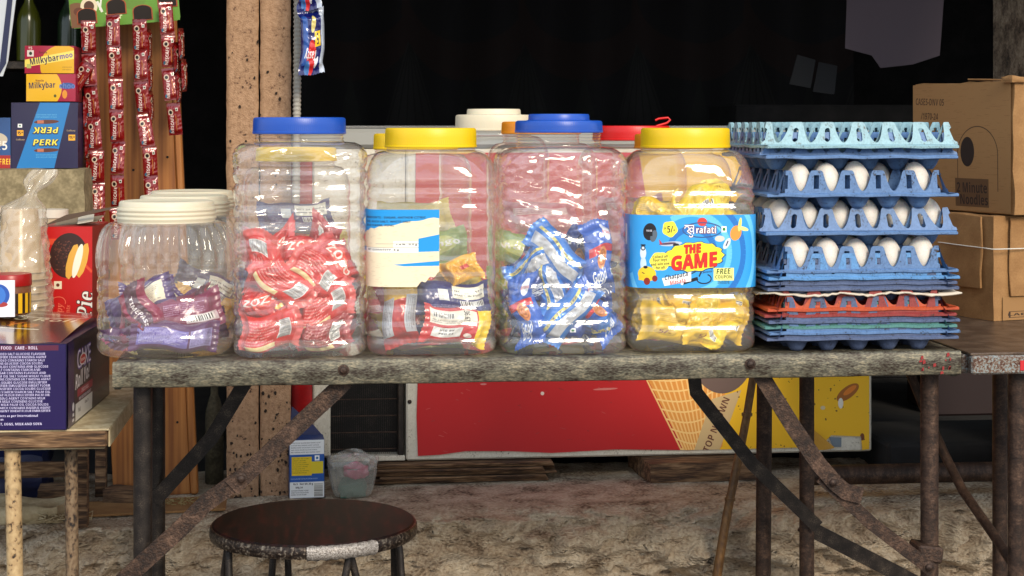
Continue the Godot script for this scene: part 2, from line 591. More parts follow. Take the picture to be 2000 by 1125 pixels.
# nx by nz cups; rim edge at half; hole: 0 none, 1 slot windows in the skirt, 2 oval windows
func tray_mesh(nx: int, nz: int, half: float, post: float, cup: float, hole: int) -> ArrayMesh:
	var st := new_st()
	var p := PITCH
	var lx := nx * p * 0.5; var lz := nz * p * 0.5
	var ds := [0.0, 0.009, 0.0135, 0.020, 0.0252, 0.0260, 0.0266, 0.0272, 0.0278, 0.0284, 0.0292, 0.0305, 0.0358]
	var na := 64
	st.set_smooth_group(1)
	for ix in nx:
		for iz in nz:
			var c := Vector3(-lx + (ix + 0.5) * p, 0, -lz + (iz + 0.5) * p)
			for k in ds.size() - 1:
				for i in na:
					var q := []
					var skip := false
					for e in [[i, k], [i + 1, k], [i + 1, k + 1], [i, k + 1]]:
						var a: float = -TAU * (e[0] + 0.5) / na + PI / na
						var rim: float = p * 0.5 / maxf(absf(cos(a)), absf(sin(a)))
						var d: float = minf(ds[e[1]], rim)
						q.append(c + Vector3(cos(a) * d, tray_profile(d, post, cup), sin(a) * d))
					if (q[0] - q[3]).length() < 1e-6 and (q[1] - q[2]).length() < 1e-6: continue
					if hole == 2 and ds[k] >= 0.0252:
						var am := fposmod(-rad_to_deg(-TAU * (i + 0.5) / na), 90.0) - 45.0
						var hm: float = (q[0].y + q[2].y) * 0.5
						if pow(am / 9.5, 2) + pow((hm - post * 0.46) / (post * 0.30), 2) < 1.0: skip = true
					if skip: continue
					if k == 0: tri(st, q[0], q[2], q[3])
					else: quad(st, q[1], q[0], q[3], q[2])
	# the skirts: from the cut edge of the cups out and down to the rim
	_sg += 1
	for side in 4:
		var along := nx if side % 2 == 0 else nz
		var la := along * p * 0.5
		var off := (lz if side % 2 == 0 else lx)
		var b := Basis(Vector3.UP, side * PI / 2)
		var flare := minf(0.012, half - off - 0.004)
		var base := 0.0015
		st.set_smooth_group(_sg + side)
		var steps := along * 24
		for i in steps:
			var col := []
			for e in [i, i + 1]:
				var x: float = -la + e * along * p / steps
				var u := fposmod(x + la, p)
				var top := tray_profile(sqrt(p * p * 0.25 + pow(u - p * 0.5, 2)), post, cup)
				var cut := [-1.0, -1.0]
				var f := u if u < p * 0.5 else u - p   # distance from the post's middle
				if hole == 1 and absf(f) < 0.0052: cut = [post * 0.22, post * 0.80]
				if hole == 2 and absf(f) < 0.0062:
					var hh := post * 0.30 * sqrt(maxf(0.0, 1.0 - pow(f / 0.0062, 2)))
					cut = [post * 0.45 - hh, post * 0.45 + hh]
				col.append([x, top, cut])
			var parts := [[[base, base], [col[0][1], col[1][1]]]]
			if col[0][2][0] > 0 and col[1][2][0] > 0: parts = [[[base, base], [col[0][2][0], col[1][2][0]]], [[col[0][2][1], col[1][2][1]], [col[0][1], col[1][1]]]]
			for pr in parts:
				var v := []
				for e in [[0, 0], [1, 0], [1, 1], [0, 1]]:
					var y: float = pr[e[1]][e[0]]
					var ex: float = flare * (1.0 - clampf((y - base) / (post - base), 0, 1))
					v.append(b * Vector3(col[e[0]][0] * (1.0 + ex / la), y, off + ex + 0.0004))
				quad(st, v[0], v[1], v[2], v[3])
		# the shelf of the rim and its lip
		_sg += 4
		st.set_smooth_group(-1)
		var i0 := off + flare; var l0 := la + flare * 1.0
		var r1 := half
		var rr := [[l0, i0, base], [r1 - 0.002, r1 - 0.002, 0.0008], [r1, r1, -0.0006], [r1, r1, -0.0042], [r1 - 0.0025, r1 - 0.0025, -0.0052], [r1 - 0.003, r1 - 0.003, -0.001]]
		for k in rr.size() - 1:
			for seg in 10:
				var t0 := -1.0 + seg * 0.2; var t1 := t0 + 0.2
				var w0 := sin(seg * 2.1 + side) * 0.0009; var w1 := sin((seg + 1) * 2.1 + side) * 0.0009
				if seg == 0: w0 = 0.0
				if seg == 9: w1 = 0.0
				var o: float = 1.0 if k >= 1 else 0.0
				quad(st, b * Vector3(rr[k + 1][0] * t0, rr[k + 1][2] + w0, rr[k + 1][1]), b * Vector3(rr[k + 1][0] * t1, rr[k + 1][2] + w1, rr[k + 1][1]), b * Vector3(rr[k][0] * t1, rr[k][2] + w1 * o, rr[k][1]), b * Vector3(rr[k][0] * t0, rr[k][2] + w0 * o, rr[k][1]))
	return done(st)

func egg_mesh() -> ArrayMesh:
	var prof := []
	for k in 25:
		var a := -PI / 2 + PI * k / 24.0
		var y := sin(a)
		prof.append(Vector2(maxf(0.0001, 0.0212 * cos(a) * (1.0 - 0.13 * y)), 0.0283 * y + 0.0283))
	var st := new_st()
	var rings := []
	for q in prof:
		var ring := PackedVector3Array()
		for i in 32:
			var a := -TAU * i / 32
			ring.append(Vector3(q.x * cos(a), q.y, q.x * sin(a)))
		rings.append(ring)
	skin(st, rings, true, 1)
	return done(st)

# ---------------------------------------------------------------- prints
const INK := Color(0.1, 0.09, 0.12)
var words := ["SUGAR", "WHEAT FLOUR", "PALM OIL", "COCOA SOLIDS", "MILK", "SALT", "CONTAINS", "EMULSIFIER", "RAISING AGENT", "STARCH", "GLUCOSE", "FLAVOUR", "AND", "ADDED"]

func print_game_label() -> StandardMaterial3D:
	var s := sheet(1400, 520, Color(0.20, 0.62, 0.90))
	var pale := Color(0.42, 0.78, 0.97); var deep := Color(0.13, 0.45, 0.76)
	for k in 5: s.ring(740, 270, 190 + k * 120, 170 + k * 110, 46, [deep, pale][k % 2], 200 + k * 37, 400 + k * 41)
	s.rect(0, 0, 190, 520, Color(0.16, 0.50, 0.78)); s.rect(60, 70, 60, 150, Color(0.9, 0.92, 0.93))
	s.prose(40, 260, 110, 9, 26, 12, Color(0.05, 0.2, 0.35), words, 3)
	# smart watch
	s.ell(395, 120, 54, 62, INK, 15); s.ell(428, 150, 26, 44, Color(0.35, 0.4, 0.45), 20); s.rect(362, 84, 56, 66, Color(0.05, 0.05, 0.07)); s.text("10:08", 390, 112, 14, Color(0.85, 0.85, 0.9))
	# price
	s.ell(560, 100, 62, 56, Color(0.98, 0.92, 0.28), 10, 5, 0.06); s.rupee(520, 100, 22, INK); s.text("5/-", 570, 102, 48, INK, 0, 0.8)
	# logo: the first letter is drawn, the rest set in type
	s.ell(826, 50, 40, 30, Color(0.85, 0.25, 0.22)); s.ring(826, 108, 160, 52, 8, Color(0.2, 0.3, 0.5))
	for pass_ in [[14.0, Color(0.45, 0.1, 0.2)], [7.0, Color.WHITE]]:
		var w: float = pass_[0]; var c: Color = pass_[1]
		s.line([Vector2(680, 76), Vector2(758, 76)], w, c); s.ring(700, 98, 18, 16, w, c, 180, 440); s.line([Vector2(702, 116), Vector2(736, 138)], w, c)
		s.ring(738, 106, 14, 14, w, c); s.line([Vector2(754, 76), Vector2(754, 136)], w, c); s.ring(734, 148, 14, 9, w, c, -40, 200)
	s.text("rafati", 858, 106, 46, Color(0.45, 0.1, 0.2), 0, 1.0, 0, "bold", 5); s.text("rafati", 858, 106, 46, Color.WHITE)
	s.rect(985, 82, 42, 42, Color.WHITE); s.ell(1006, 103, 12, 12, Color(0.15, 0.5, 0.2))
	# flying toy, whistle, plane, torch, car
	s.ell(1105, 130, 46, 56, Color(0.95, 0.60, 0.25), 30); s.ell(1140, 70, 14, 50, Color(0.98, 0.9, 0.45), 10); s.ell(1170, 100, 50, 14, Color(0.98, 0.93, 0.55), 12); s.ell(1030, 205, 22, 46, Color(0.85, 0.88, 0.97), 35); s.line([Vector2(1040, 186), Vector2(1022, 222)], 9, INK)
	s.ell(570, 205, 90, 16, Color(0.75, 0.78, 0.83), -4); s.ell(540, 204, 70, 8, Color(0.35, 0.25, 0.35), -4); s.poly([Vector2(470, 170), Vector2(500, 205), Vector2(478, 214)], Color(0.75, 0.2, 0.25)); s.ell(610, 214, 26, 12, INK)
	s.ell(340, 270, 26, 46, Color(0.86, 0.90, 0.94)); s.ell(342, 350, 26, 50, Color(0.80, 0.88, 0.95)); s.line([Vector2(320, 215), Vector2(360, 215)], 10, INK); s.ring(340, 236, 16, 14, 8, INK)
	s.ell(370, 420, 76, 54, Color(0.97, 0.80, 0.18)); s.rect(300, 430, 140, 36, Color(0.97, 0.78, 0.14)); s.ell(372, 472, 26, 26, Color(0.55, 0.16, 0.1)); s.ell(436, 452, 22, 22, Color(0.55, 0.16, 0.1)); s.ell(360, 372, 18, 10, INK); s.line([Vector2(330, 410), Vector2(352, 418)], 6, INK)
	s.line([Vector2(650, 490), Vector2(790, 452)], 24, INK); s.ring(840, 455, 60, 34, 9, INK, -60, 200); s.line([Vector2(830, 380), Vector2(800, 440)], 12, INK); s.line([Vector2(735, 420), Vector2(790, 395)], 8, INK); s.ell(660, 488, 12, 12, Color(0.9, 0.92, 0.95))
	# the yellow burst and its title
	s.ell(760, 300, 250, 108, Color(0.10, 0.30, 0.5), -3, 14, 0.05); s.ell(760, 298, 240, 102, Color(0.99, 0.91, 0.20), -3, 14, 0.05); s.ell(970, 170, 40, 22, Color(0.85, 0.82, 0.78))
	for g in [[Color(0.45, 0.05, 0.06), 5.0], [Color(0.90, 0.16, 0.13), 2.0]]:
		s.text("THE", 745, 242, 56, g[0], -4, 1.0, 0.1, "bold", g[1]); s.text("GAME", 760, 330, 96, g[0], -5, 1.02, 0.1, "bold", g[1])
	s.text("Contents inside", 895, 402, 15, INK, -6)
	s.ell(480, 330, 84, 66, Color(0.98, 0.92, 0.35), 0, 6, 0.04); s.text("Collect all", 480, 296, 19, INK, -4); s.text("four toys", 480, 322, 19, INK, -4); s.text("and win one", 480, 348, 19, INK, -4); s.text("for all", 480, 374, 19, INK, -4)
	s.poly([Vector2(495, 450), Vector2(735, 405), Vector2(735, 472), Vector2(515, 505)], Color(0.96, 0.96, 0.96)); s.text("Chatpata", 612, 438, 32, INK, -9, 1.0, 0.2); s.text("Masala", 625, 474, 28, Color(0.75, 0.15, 0.15), -9, 1.0, 0.2)
	s.rect(920, 378, 168, 90, Color(0.98, 0.95, 0.55)); s.text("FREE", 1002, 402, 38, Color(0.1, 0.25, 0.12), -2, 1.0, 0.15); s.text("COUPON", 1002, 442, 24, Color(0.12, 0.2, 0.1)); s.text("INSIDE", 1002, 480, 22, Color(0.15, 0.3, 0.35))
	return printed(s, 0.35, 0.3)

func print_torn_label() -> StandardMaterial3D:
	var s := sheet(640, 640, Color(0.93, 0.87, 0.74))
	var g := RandomNumberGenerator.new(); g.seed = 4
	for k in 500: s.ell(g.randf() * 640, g.randf() * 640, g.randf_range(3, 16), g.randf_range(2, 6), Color(0.93, 0.87, 0.74).lerp(Color(0.82, 0.75, 0.62), g.randf() * 0.5), g.randf() * 40 - 20)
	var blue := Color(0.10, 0.58, 0.86)
	var top := [Vector2(0, 0), Vector2(640, 0), Vector2(640, 60)]
	for k in 24:
		var t := k / 23.0
		top.append(Vector2(640 - 580 * t, 70 + 190 * pow(t, 1.3) + g.randf_range(-9, 9)))
	top += [Vector2(20, 300), Vector2(0, 300)]
	s.poly(top, blue)
	s.poly([Vector2(110, 0), Vector2(160, 80), Vector2(165, 190), Vector2(80, 200), Vector2(95, 70)], Color(0.08, 0.42, 0.68))
	s.text("INGREDIENTS : SUGAR, ANTHOR CITRIC", 420, 66, 17, INK, 0, 0.72); s.text("ACID, ROCK SALT, WHITE SALT", 390, 100, 16, INK, 0, 0.75); s.text("BLACK PEPPER, PIPAL", 350, 132, 16, INK, 0, 0.75)
	s.poly([Vector2(40, 360), Vector2(130, 318), Vector2(245, 310), Vector2(245, 345), Vector2(150, 372), Vector2(90, 384)], blue); s.poly([Vector2(60, 358), Vector2(130, 325), Vector2(190, 322), Vector2(110, 366)], Color(0.06, 0.4, 0.66))
	s.rect(245, 316, 300, 40, Color(0.95, 0.94, 0.90)); s.rect(430, 260, 115, 60, Color(0.95, 0.94, 0.90)); s.text("NET QUANTITY  4 g", 370, 334, 14, INK); s.text("7.4 %   0.5 g", 490, 290, 13, INK); s.line([Vector2(250, 316), Vector2(545, 312)], 2, INK); s.line([Vector2(345, 284), Vector2(545, 280)], 2, INK)
	s.poly([Vector2(545, 240), Vector2(640, 205), Vector2(640, 345), Vector2(545, 350)], blue); s.poly([Vector2(430, 455), Vector2(640, 425), Vector2(640, 465), Vector2(480, 468)], blue)
	s.poly([Vector2(0, 560), Vector2(60, 585), Vector2(120, 620), Vector2(120, 640), Vector2(0, 640)], blue)
	return printed(s, 0.7)

func pack_sheet(base: Color, sd: int) -> Sheet:
	var s := sheet(512, 128, base)
	return s

func print_red_pack() -> Array:
	var out := []
	for k in 3:
		var c: Color = [Color(0.74, 0.06, 0.06), Color(0.80, 0.13, 0.10), Color(0.58, 0.04, 0.06)][k]
		var s := sheet(512, 256, c)
		s.rect(0, 0, 30, 256, c.lightened(0.25)); s.rect(226, 0, 30, 256, c.lightened(0.25))
		if k == 0:
			s.ell(128, 120, 80, 46, Color(0.92, 0.30, 0.22), -8); s.text("ZOZO", 128, 118, 50, Color(0.97, 0.94, 0.90), -8, 0.9, 0.2); s.ell(190, 200, 24, 16, Color(0.95, 0.75, 0.2))
		else:
			s.prose(40, 40, 110, 8, 22, 11, Color(0.98, 0.85, 0.82), words, 8 + k); s.bars(160, 60, 50, 130, 5 + k, true); s.rect(36, 210, 120, 34, Color(0.94, 0.86, 0.62))
		s.prose(290, 40, 110, 9, 20, 10, Color(0.98, 0.88, 0.85), words, 18 + k); s.bars(412, 60, 60, 120, 7 + k, true)
		out.append(printed(s, 0.30, 0.7))
	return out

func print_blue_pack() -> Array:
	var out := []
	for k in 3:
		var c: Color = [Color(0.06, 0.34, 0.72), Color(0.09, 0.46, 0.80), Color(0.05, 0.22, 0.52)][k]
		var s := sheet(512, 256, c)
		if k == 1:   # back: white panel of small print
			s.rect(24, 120, 206, 90, Color(0.86, 0.87, 0.88)); s.prose(28, 130, 196, 7, 12, 7, Color(0.15, 0.15, 0.2), words, 31); s.rect(24, 60, 206, 26, Color(0.88, 0.82, 0.45)); s.text("SAVE  5 g  EXTRA", 120, 74, 14, Color(0.1, 0.2, 0.5))
		else:
			s.ell(48, 70, 30, 34, Color(0.94, 0.95, 0.97)); s.text("Britannia", 48, 70, 12, Color(0.8, 0.1, 0.15), -90); s.poly([Vector2(88, 20), Vector2(112, 20), Vector2(122, 236), Vector2(92, 236)], Color(0.82, 0.10, 0.16)); s.ell(134, 120, 36, 44, Color(0.86, 0.52, 0.20)); s.ring(134, 120, 24, 30, 5, Color(0.68, 0.36, 0.12)); s.ring(134, 120, 12, 15, 5, Color(0.68, 0.36, 0.12))
			s.text("Good", 190, 150, 38, Color(0.96, 0.97, 0.98), -90, 0.9, 0.1); s.text("Day", 222, 150, 36, Color(0.96, 0.97, 0.98), -90, 1.0, 0.1); s.rect(176, 20, 22, 22, Color.WHITE); s.ell(187, 31, 6, 6, Color(0.1, 0.5, 0.2))
		s.rect(280, 150, 206, 70, Color(0.85, 0.86, 0.88)); s.prose(284, 160, 196, 5, 12, 7, Color(0.15, 0.15, 0.2), words, 33); s.rect(280, 40, 200, 30, Color(0.88, 0.83, 0.5))
		out.append(printed(s, 0.26, 0.8, 0.15))
	return out

func print_yellow_pack() -> Array:
	var out := []
	for k in 2:
		var c := [Color(0.93, 0.76, 0.08), Color(0.96, 0.83, 0.16)][k] as Color
		var s := sheet(512, 256, c)
		s.prose(50, 40, 160, 7, 13, 8, Color(0.45, 0.33, 0.05), words, 41 + k); s.bars(150, 140, 60, 40, 4 + k); s.ell(80, 190, 40, 26, c.darkened(0.14)); s.text("5/-", 80, 190, 26, Color(0.5, 0.25, 0.05))
		s.text("THE GAME", 384, 120, 34, Color(0.82, 0.2, 0.1), 0, 0.8); s.prose(300, 180, 160, 4, 13, 8, Color(0.45, 0.33, 0.05), words, 45)
		out.append(printed(s, 0.36, 0.5))
	return out

func print_purple_pack() -> Array:
	var out := []
	for k in 4:
		var c: Color = [Color(0.45, 0.06, 0.28), Color(0.30, 0.12, 0.34), Color(0.52, 0.05, 0.26), Color(0.25, 0.12, 0.40)][k]
		var s := sheet(512, 256, c)
		if k == 0:
			s.rect(10, 130, 80, 80, Color(0.90, 0.86, 0.66)); s.text("5 /-", 50, 170, 30, INK, -8); s.prose(100, 60, 110, 6, 14, 8, Color(0.85, 0.8, 0.9), words, 51); s.rect(150, 150, 90, 60, Color(0.80, 0.74, 0.76)); s.bars(160, 156, 70, 46, 5)
		elif k == 1:
			s.rect(20, 60, 150, 150, Color(0.42, 0.38, 0.66)); s.prose(26, 74, 138, 10, 13, 8, Color(0.88, 0.86, 0.95), words, 53); s.rect(176, 60, 60, 150, Color(0.55, 0.52, 0.72)); s.prose(180, 74, 52, 10, 13, 8, Color(0.2, 0.16, 0.3), words, 54)
		elif k == 2:
			s.poly([Vector2(0, 60), Vector2(256, 90), Vector2(256, 190), Vector2(0, 200)], Color(0.28, 0.10, 0.24)); s.text("TIMEPASS", 128, 140, 34, Color(0.94, 0.92, 0.92), 4, 0.75, 0.2)
		else:
			s.rect(120, 40, 110, 170, Color(0.88, 0.85, 0.74)); s.prose(126, 56, 98, 9, 17, 9, Color(0.25, 0.2, 0.3), words, 57)
		s.prose(290, 60, 180, 9, 15, 8, Color(0.85, 0.8, 0.88), words, 58 + k)
		out.append(printed(s, 0.34, 0.6))
	return out

func print_mixed_pack() -> Array:
	var out := []
	var s := sheet(512, 256, Color(0.14, 0.14, 0.42))   # navy with a white sticker
	s.rect(84, 60, 34, 84, Color(0.86, 0.88, 0.86)); s.rect(132, 24, 110, 92, Color(0.93, 0.92, 0.84)); s.text("12 OCT 24  MRP 5.00", 187, 60, 13, INK, 0, 0.8); s.text("MADE IN INDIA", 187, 88, 12, INK, 0, 0.8); s.bars(150, 128, 84, 40, 6); s.prose(40, 180, 150, 4, 14, 8, Color(0.8, 0.8, 0.92), words, 61)
	s.prose(290, 60, 180, 9, 15, 8, Color(0.8, 0.8, 0.9), words, 60)
	out.append(printed(s, 0.3, 0.6))
	s = sheet(512, 256, Color(0.92, 0.72, 0.10))   # yellow gathered top, silver sides, red middle
	s.rect(110, 0, 146, 256, Color(0.70, 0.12, 0.12)); s.rect(100, 0, 120, 74, Color(0.74, 0.75, 0.77)); s.rect(100, 166, 120, 90, Color(0.74, 0.75, 0.77)); s.prose(106, 14, 108, 4, 14, 8, INK, words, 63); s.prose(106, 180, 108, 5, 14, 8, INK, words, 64); s.rect(256, 0, 256, 256, Color(0.88, 0.66, 0.1))
	out.append(printed(s, 0.3, 0.6, 0.1))
	s = sheet(512, 256, Color(0.78, 0.10, 0.13))   # white and red with a yellow end
	s.rect(20, 20, 180, 100, Color(0.91, 0.89, 0.82)); s.bars(30, 34, 80, 40, 9); s.text("36.67", 160, 60, 22, INK, 90); s.prose(30, 92, 130, 2, 13, 8, INK, words, 66); s.rect(40, 140, 110, 70, Color(0.88, 0.88, 0.86)); s.text("USE BY", 95, 160, 12, INK); s.text("PKD 24", 95, 184, 12, INK); s.rect(205, 0, 51, 256, Color(0.95, 0.80, 0.06)); s.ell(178, 200, 16, 16, Color(0.9, 0.85, 0.8)); s.rect(256, 0, 256, 256, Color(0.78, 0.1, 0.13))
	out.append(printed(s, 0.3, 0.6))
	s = sheet(512, 256, Color(0.95, 0.70, 0.08))   # plain amber
	s.prose(50, 60, 160, 8, 16, 9, Color(0.5, 0.2, 0.05), words, 67); s.rect(120, 100, 60, 40, Color(0.8, 0.2, 0.1))
	out.append(printed(s, 0.32, 0.5))
	s = sheet(512, 256, Color(0.55, 0.68, 0.22))   # green
	s.ell(128, 128, 80, 70, Color(0.80, 0.84, 0.36)); s.text("Mango", 128, 128, 44, Color(0.95, 0.95, 0.9), -5)
	out.append(printed(s, 0.35, 0.5))
	s = sheet(512, 256, Color(0.84, 0.40, 0.44))   # pink
	s.rect(30, 60, 190, 60, Color(0.92, 0.72, 0.7)); s.prose(40, 76, 170, 3, 15, 9, Color(0.5, 0.1, 0.2), words, 70)
	out.append(printed(s, 0.35, 0.5))
	s = sheet(512, 256, Color(0.88, 0.78, 0.35))   # straw yellow
	s.rect(60, 80, 120, 80, Color(0.93, 0.9, 0.75))
	out.append(printed(s, 0.35, 0.5))
	return out

# ---------------------------------------------------------------- the scene
func _ready():
	# camera: level, turned six degrees to the right of the shop front, lens shifted down
	var cam := Camera3D.new()
	cam.name = "camera"
	add_child(cam)
	cam.position = Vector3(0, 1.11, 0)
	cam.rotation_degrees = Vector3(0, -6.0, 0)
	cam.near = 0.05
	cam.far = 400.0
	cam.projection = Camera3D.PROJECTION_FRUSTUM
	cam.size = 0.05 * 1125.0 / 3300.0
	cam.frustum_offset = Vector2(0, -0.05 * 314.5 / 3300.0)
	cam.current = true

	var env := Environment.new()
	var sky := Sky.new()
	var air := ProceduralSkyMaterial.new()
	air.sky_top_color = Color(0.80, 0.86, 0.93)
	air.sky_horizon_color = Color(0.93, 0.92, 0.90)
	air.sky_curve = 0.12
	air.ground_bottom_color = Color(0.30, 0.28, 0.26)
	air.ground_horizon_color = Color(0.60, 0.58, 0.55)
	air.sky_energy_multiplier = 1.0
	sky.sky_material = air
	env.sky = sky
	env.background_mode = Environment.BG_SKY
	env.background_energy_multiplier = 1.0
	env.tonemap_mode = Environment.TONE_MAPPER_LINEAR
	env.tonemap_exposure = 2.0
	env.sdfgi_enabled = true
	env.ssao_enabled = true
	env.ssil_enabled = true
	var we := WorldEnvironment.new()
	we.name = "world_environment"
	we.environment = env
	add_child(we)

	var sun := DirectionalLight3D.new()
	sun.name = "sun"
	sun.light_energy = 0.5
	sun.light_angular_distance = 18.0
	sun.light_color = Color(1.0, 0.95, 0.87)
	sun.shadow_enabled = true
	add_child(sun)
	sun.rotation_degrees = Vector3(-30, 16, 0)

	for f in [["bold", "Droid Sans", 700], ["plain", "Droid Sans", 400], ["serif", "Droid Serif", 700]]:
		var sf := SystemFont.new()
		sf.font_names = PackedStringArray([f[1]])
		sf.font_weight = f[2]
		fonts[f[0]] = sf

	build_setting()
	build_tables()
	build_freezer()
	build_left_side()
	build_right_side()
	build_stool()
	build_jars()
	build_eggs()

# ---------------------------------------------------------------- setting
var M := {}
func build_setting():
	var n1 := noise_img(512, 512, 1, 0.012, 5)
	var n2 := noise_img(512, 512, 2, 0.05, 4)
	var n3 := noise_img(512, 512, 3, 0.13, 3)
	var cells := noise_img(512, 512, 4, 0.06, 2, FastNoiseLite.TYPE_CELLULAR)
	M.n1 = n1; M.n2 = n2; M.n3 = n3
	M.concrete = surfaced(ramped([[n1, 0.5], [n2, 0.3], [n3, 0.2]], [[0.25, Color(0.20, 0.16, 0.12)], [0.42, Color(0.37, 0.31, 0.25)], [0.55, Color(0.47, 0.41, 0.34)], [0.75, Color(0.60, 0.54, 0.46)]]), Vector3(2.2, 2.2, 2.2), 0.95, 0, n3, 0.35)
	M.rough_concrete = surfaced(ramped([[n1, 0.45], [n2, 0.20], [n3, 0.35]], [[0.25, Color(0.30, 0.24, 0.18)], [0.35, Color(0.52, 0.44, 0.36)], [0.46, Color(0.66, 0.59, 0.50)], [0.64, Color(0.77, 0.71, 0.62)]]), Vector3(1.5, 2.6, 1.5), 0.97, 0, n3, 0.7)
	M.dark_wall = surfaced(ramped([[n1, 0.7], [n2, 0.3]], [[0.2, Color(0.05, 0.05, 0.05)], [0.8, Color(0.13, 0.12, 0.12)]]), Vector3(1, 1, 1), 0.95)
	M.asphalt = surfaced(ramped([[n1, 0.4], [n3, 0.6]], [[0.2, Color(0.20, 0.19, 0.18)], [0.8, Color(0.34, 0.32, 0.30)]]), Vector3(1.5, 1.5, 1.5), 0.95)
	M.paint_pillar = surfaced(ramped([[n1, 0.3], [n2, 0.5], [n3, 0.2]], [[0.25, Color(0.18, 0.11, 0.07)], [0.29, Color(0.48, 0.34, 0.25)], [0.325, Color(0.56, 0.43, 0.32)], [0.5, Color(0.63, 0.495, 0.375)], [0.7, Color(0.68, 0.54, 0.42)]]), Vector3(3.0, 3.0, 3.0), 0.75, 0, n3, 0.12)
	M.table_paint = surfaced(ramped([[n1, 0.35], [n2, 0.30], [n3, 0.35]], [[0.29, Color(0.14, 0.09, 0.06)], [0.39, Color(0.25, 0.21, 0.165)], [0.47, Color(0.33, 0.315, 0.27)], [0.57, Color(0.41, 0.395, 0.335)], [0.70, Color(0.58, 0.53, 0.43)]]), Vector3(2.2, 7.0, 2.6), 0.55, 0.2, n2, 0.05)
	M.rust = surfaced(ramped([[n1, 0.4], [n2, 0.35], [n3, 0.25]], [[0.28, Color(0.12, 0.075, 0.05)], [0.48, Color(0.22, 0.15, 0.11)], [0.6, Color(0.30, 0.22, 0.17)], [0.75, Color(0.40, 0.30, 0.24)]]), Vector3(4, 4, 4), 0.6, 0.3, n3, 0.06)
	M.dark_steel = surfaced(ramped([[n1, 0.5], [n3, 0.5]], [[0.3, Color(0.10, 0.08, 0.07)], [0.6, Color(0.19, 0.16, 0.14)], [0.75, Color(0.32, 0.28, 0.24)]]), Vector3(5, 5, 5), 0.45, 0.4)
	M.cream_leg = surfaced(ramped([[n1, 0.35], [n2, 0.65], [n3, 0.0]], [[0.27, Color(0.10, 0.07, 0.05)], [0.31, Color(0.33, 0.23, 0.14)], [0.36, Color(0.66, 0.54, 0.38)], [0.7, Color(0.76, 0.65, 0.48)]]), Vector3(4, 3, 4), 0.6, 0, n2, 0.05)
	M.old_leg = surfaced(ramped([[n1, 0.3], [n2, 0.7]], [[0.30, Color(0.08, 0.06, 0.05)], [0.38, Color(0.26, 0.19, 0.13)], [0.48, Color(0.44, 0.35, 0.26)], [0.7, Color(0.52, 0.44, 0.34)]]), Vector3(5, 3, 5), 0.7)
	var streak := Image.create(512, 512, false, Image.FORMAT_L8)
	var src := noise_img(512, 64, 12, 0.03, 4)
	src.resize(512, 32); src.resize(512, 512)
	streak.copy_from(src)
	M.panel_wood = surfaced(ramped([[streak, 0.7], [n1, 0.3]], [[0.2, Color(0.50, 0.29, 0.12)], [0.5, Color(0.61, 0.38, 0.17)], [0.8, Color(0.68, 0.45, 0.22)]]), Vector3(5.0, 0.7, 5.0), 0.5)
	M.old_wood = surfaced(ramped([[n1, 0.65], [n2, 0.35]], [[0.28, Color(0.20, 0.13, 0.08)], [0.5, Color(0.40, 0.29, 0.19)], [0.7, Color(0.56, 0.44, 0.32)]]), Vector3(1.1, 9, 9), 0.85, 0, n2, 0.1)
	M.dark_wood = surfaced(ramped([[streak, 0.7], [n2, 0.3]], [[0.3, Color(0.035, 0.02, 0.02)], [0.55, Color(0.11, 0.035, 0.028)], [0.75, Color(0.20, 0.06, 0.045)]]), Vector3(3, 3, 3), 0.55)
	M.dark_wood.metallic_specular = 0.3
	M.kraft = surfaced(ramped([[n1, 0.6], [n3, 0.4]], [[0.2, Color(0.52, 0.37, 0.21)], [0.8, Color(0.64, 0.48, 0.30)]]), Vector3(3, 3, 3), 0.85)
	M.black = std(Color(0.03, 0.03, 0.03), 0.8)
	M.white_metal = surfaced(ramped([[n1, 0.3], [n2, 0.3], [n3, 0.4]], [[0.24, Color(0.35, 0.30, 0.24)], [0.33, Color(0.78, 0.75, 0.68)], [0.8, Color(0.87, 0.85, 0.79)]]), Vector3(3, 3, 3), 0.5)
	M.cream = surfaced(ramped([[n1, 0.6], [n2, 0.4]], [[0.3, Color(0.66, 0.58, 0.44)], [0.7, Color(0.80, 0.74, 0.60)]]), Vector3(3, 3, 3), 0.7)

	# street
	var st := new_st()
	st.set_smooth_group(-1)
	quad(st, Vector3(-150, 0, 150), Vector3(150, 0, 150), Vector3(150, 0, -150), Vector3(-150, 0, -150))
	struct("ground", done(st), M.asphalt)

	# the raised kerb-like plinth in front of the shop: worn, chipped front edge
	st = new_st()
	st.set_smooth_group(1)
	var nz := FastNoiseLite.new(); nz.seed = 21; nz.frequency = 6.0; nz.fractal_octaves = 4
	var chip := FastNoiseLite.new(); chip.seed = 22; chip.frequency = 14.0; chip.fractal_type = FastNoiseLite.FRACTAL_RIDGED; chip.fractal_octaves = 3
	var prof := []
	for k in 26: prof.append(Vector2(-4.05 + k * 0.0204, 0.3))
	for k in 9:
		var a := k / 8.0 * PI / 2
		prof.append(Vector2(-3.53 + 0.055 * sin(a), 0.3 - 0.055 * (1 - cos(a))))
	for k in 42: prof.append(Vector2(-3.475 + 0.0003 * k, 0.245 - (k + 1) * 0.00606))
	var cols := 420
	var rows := []
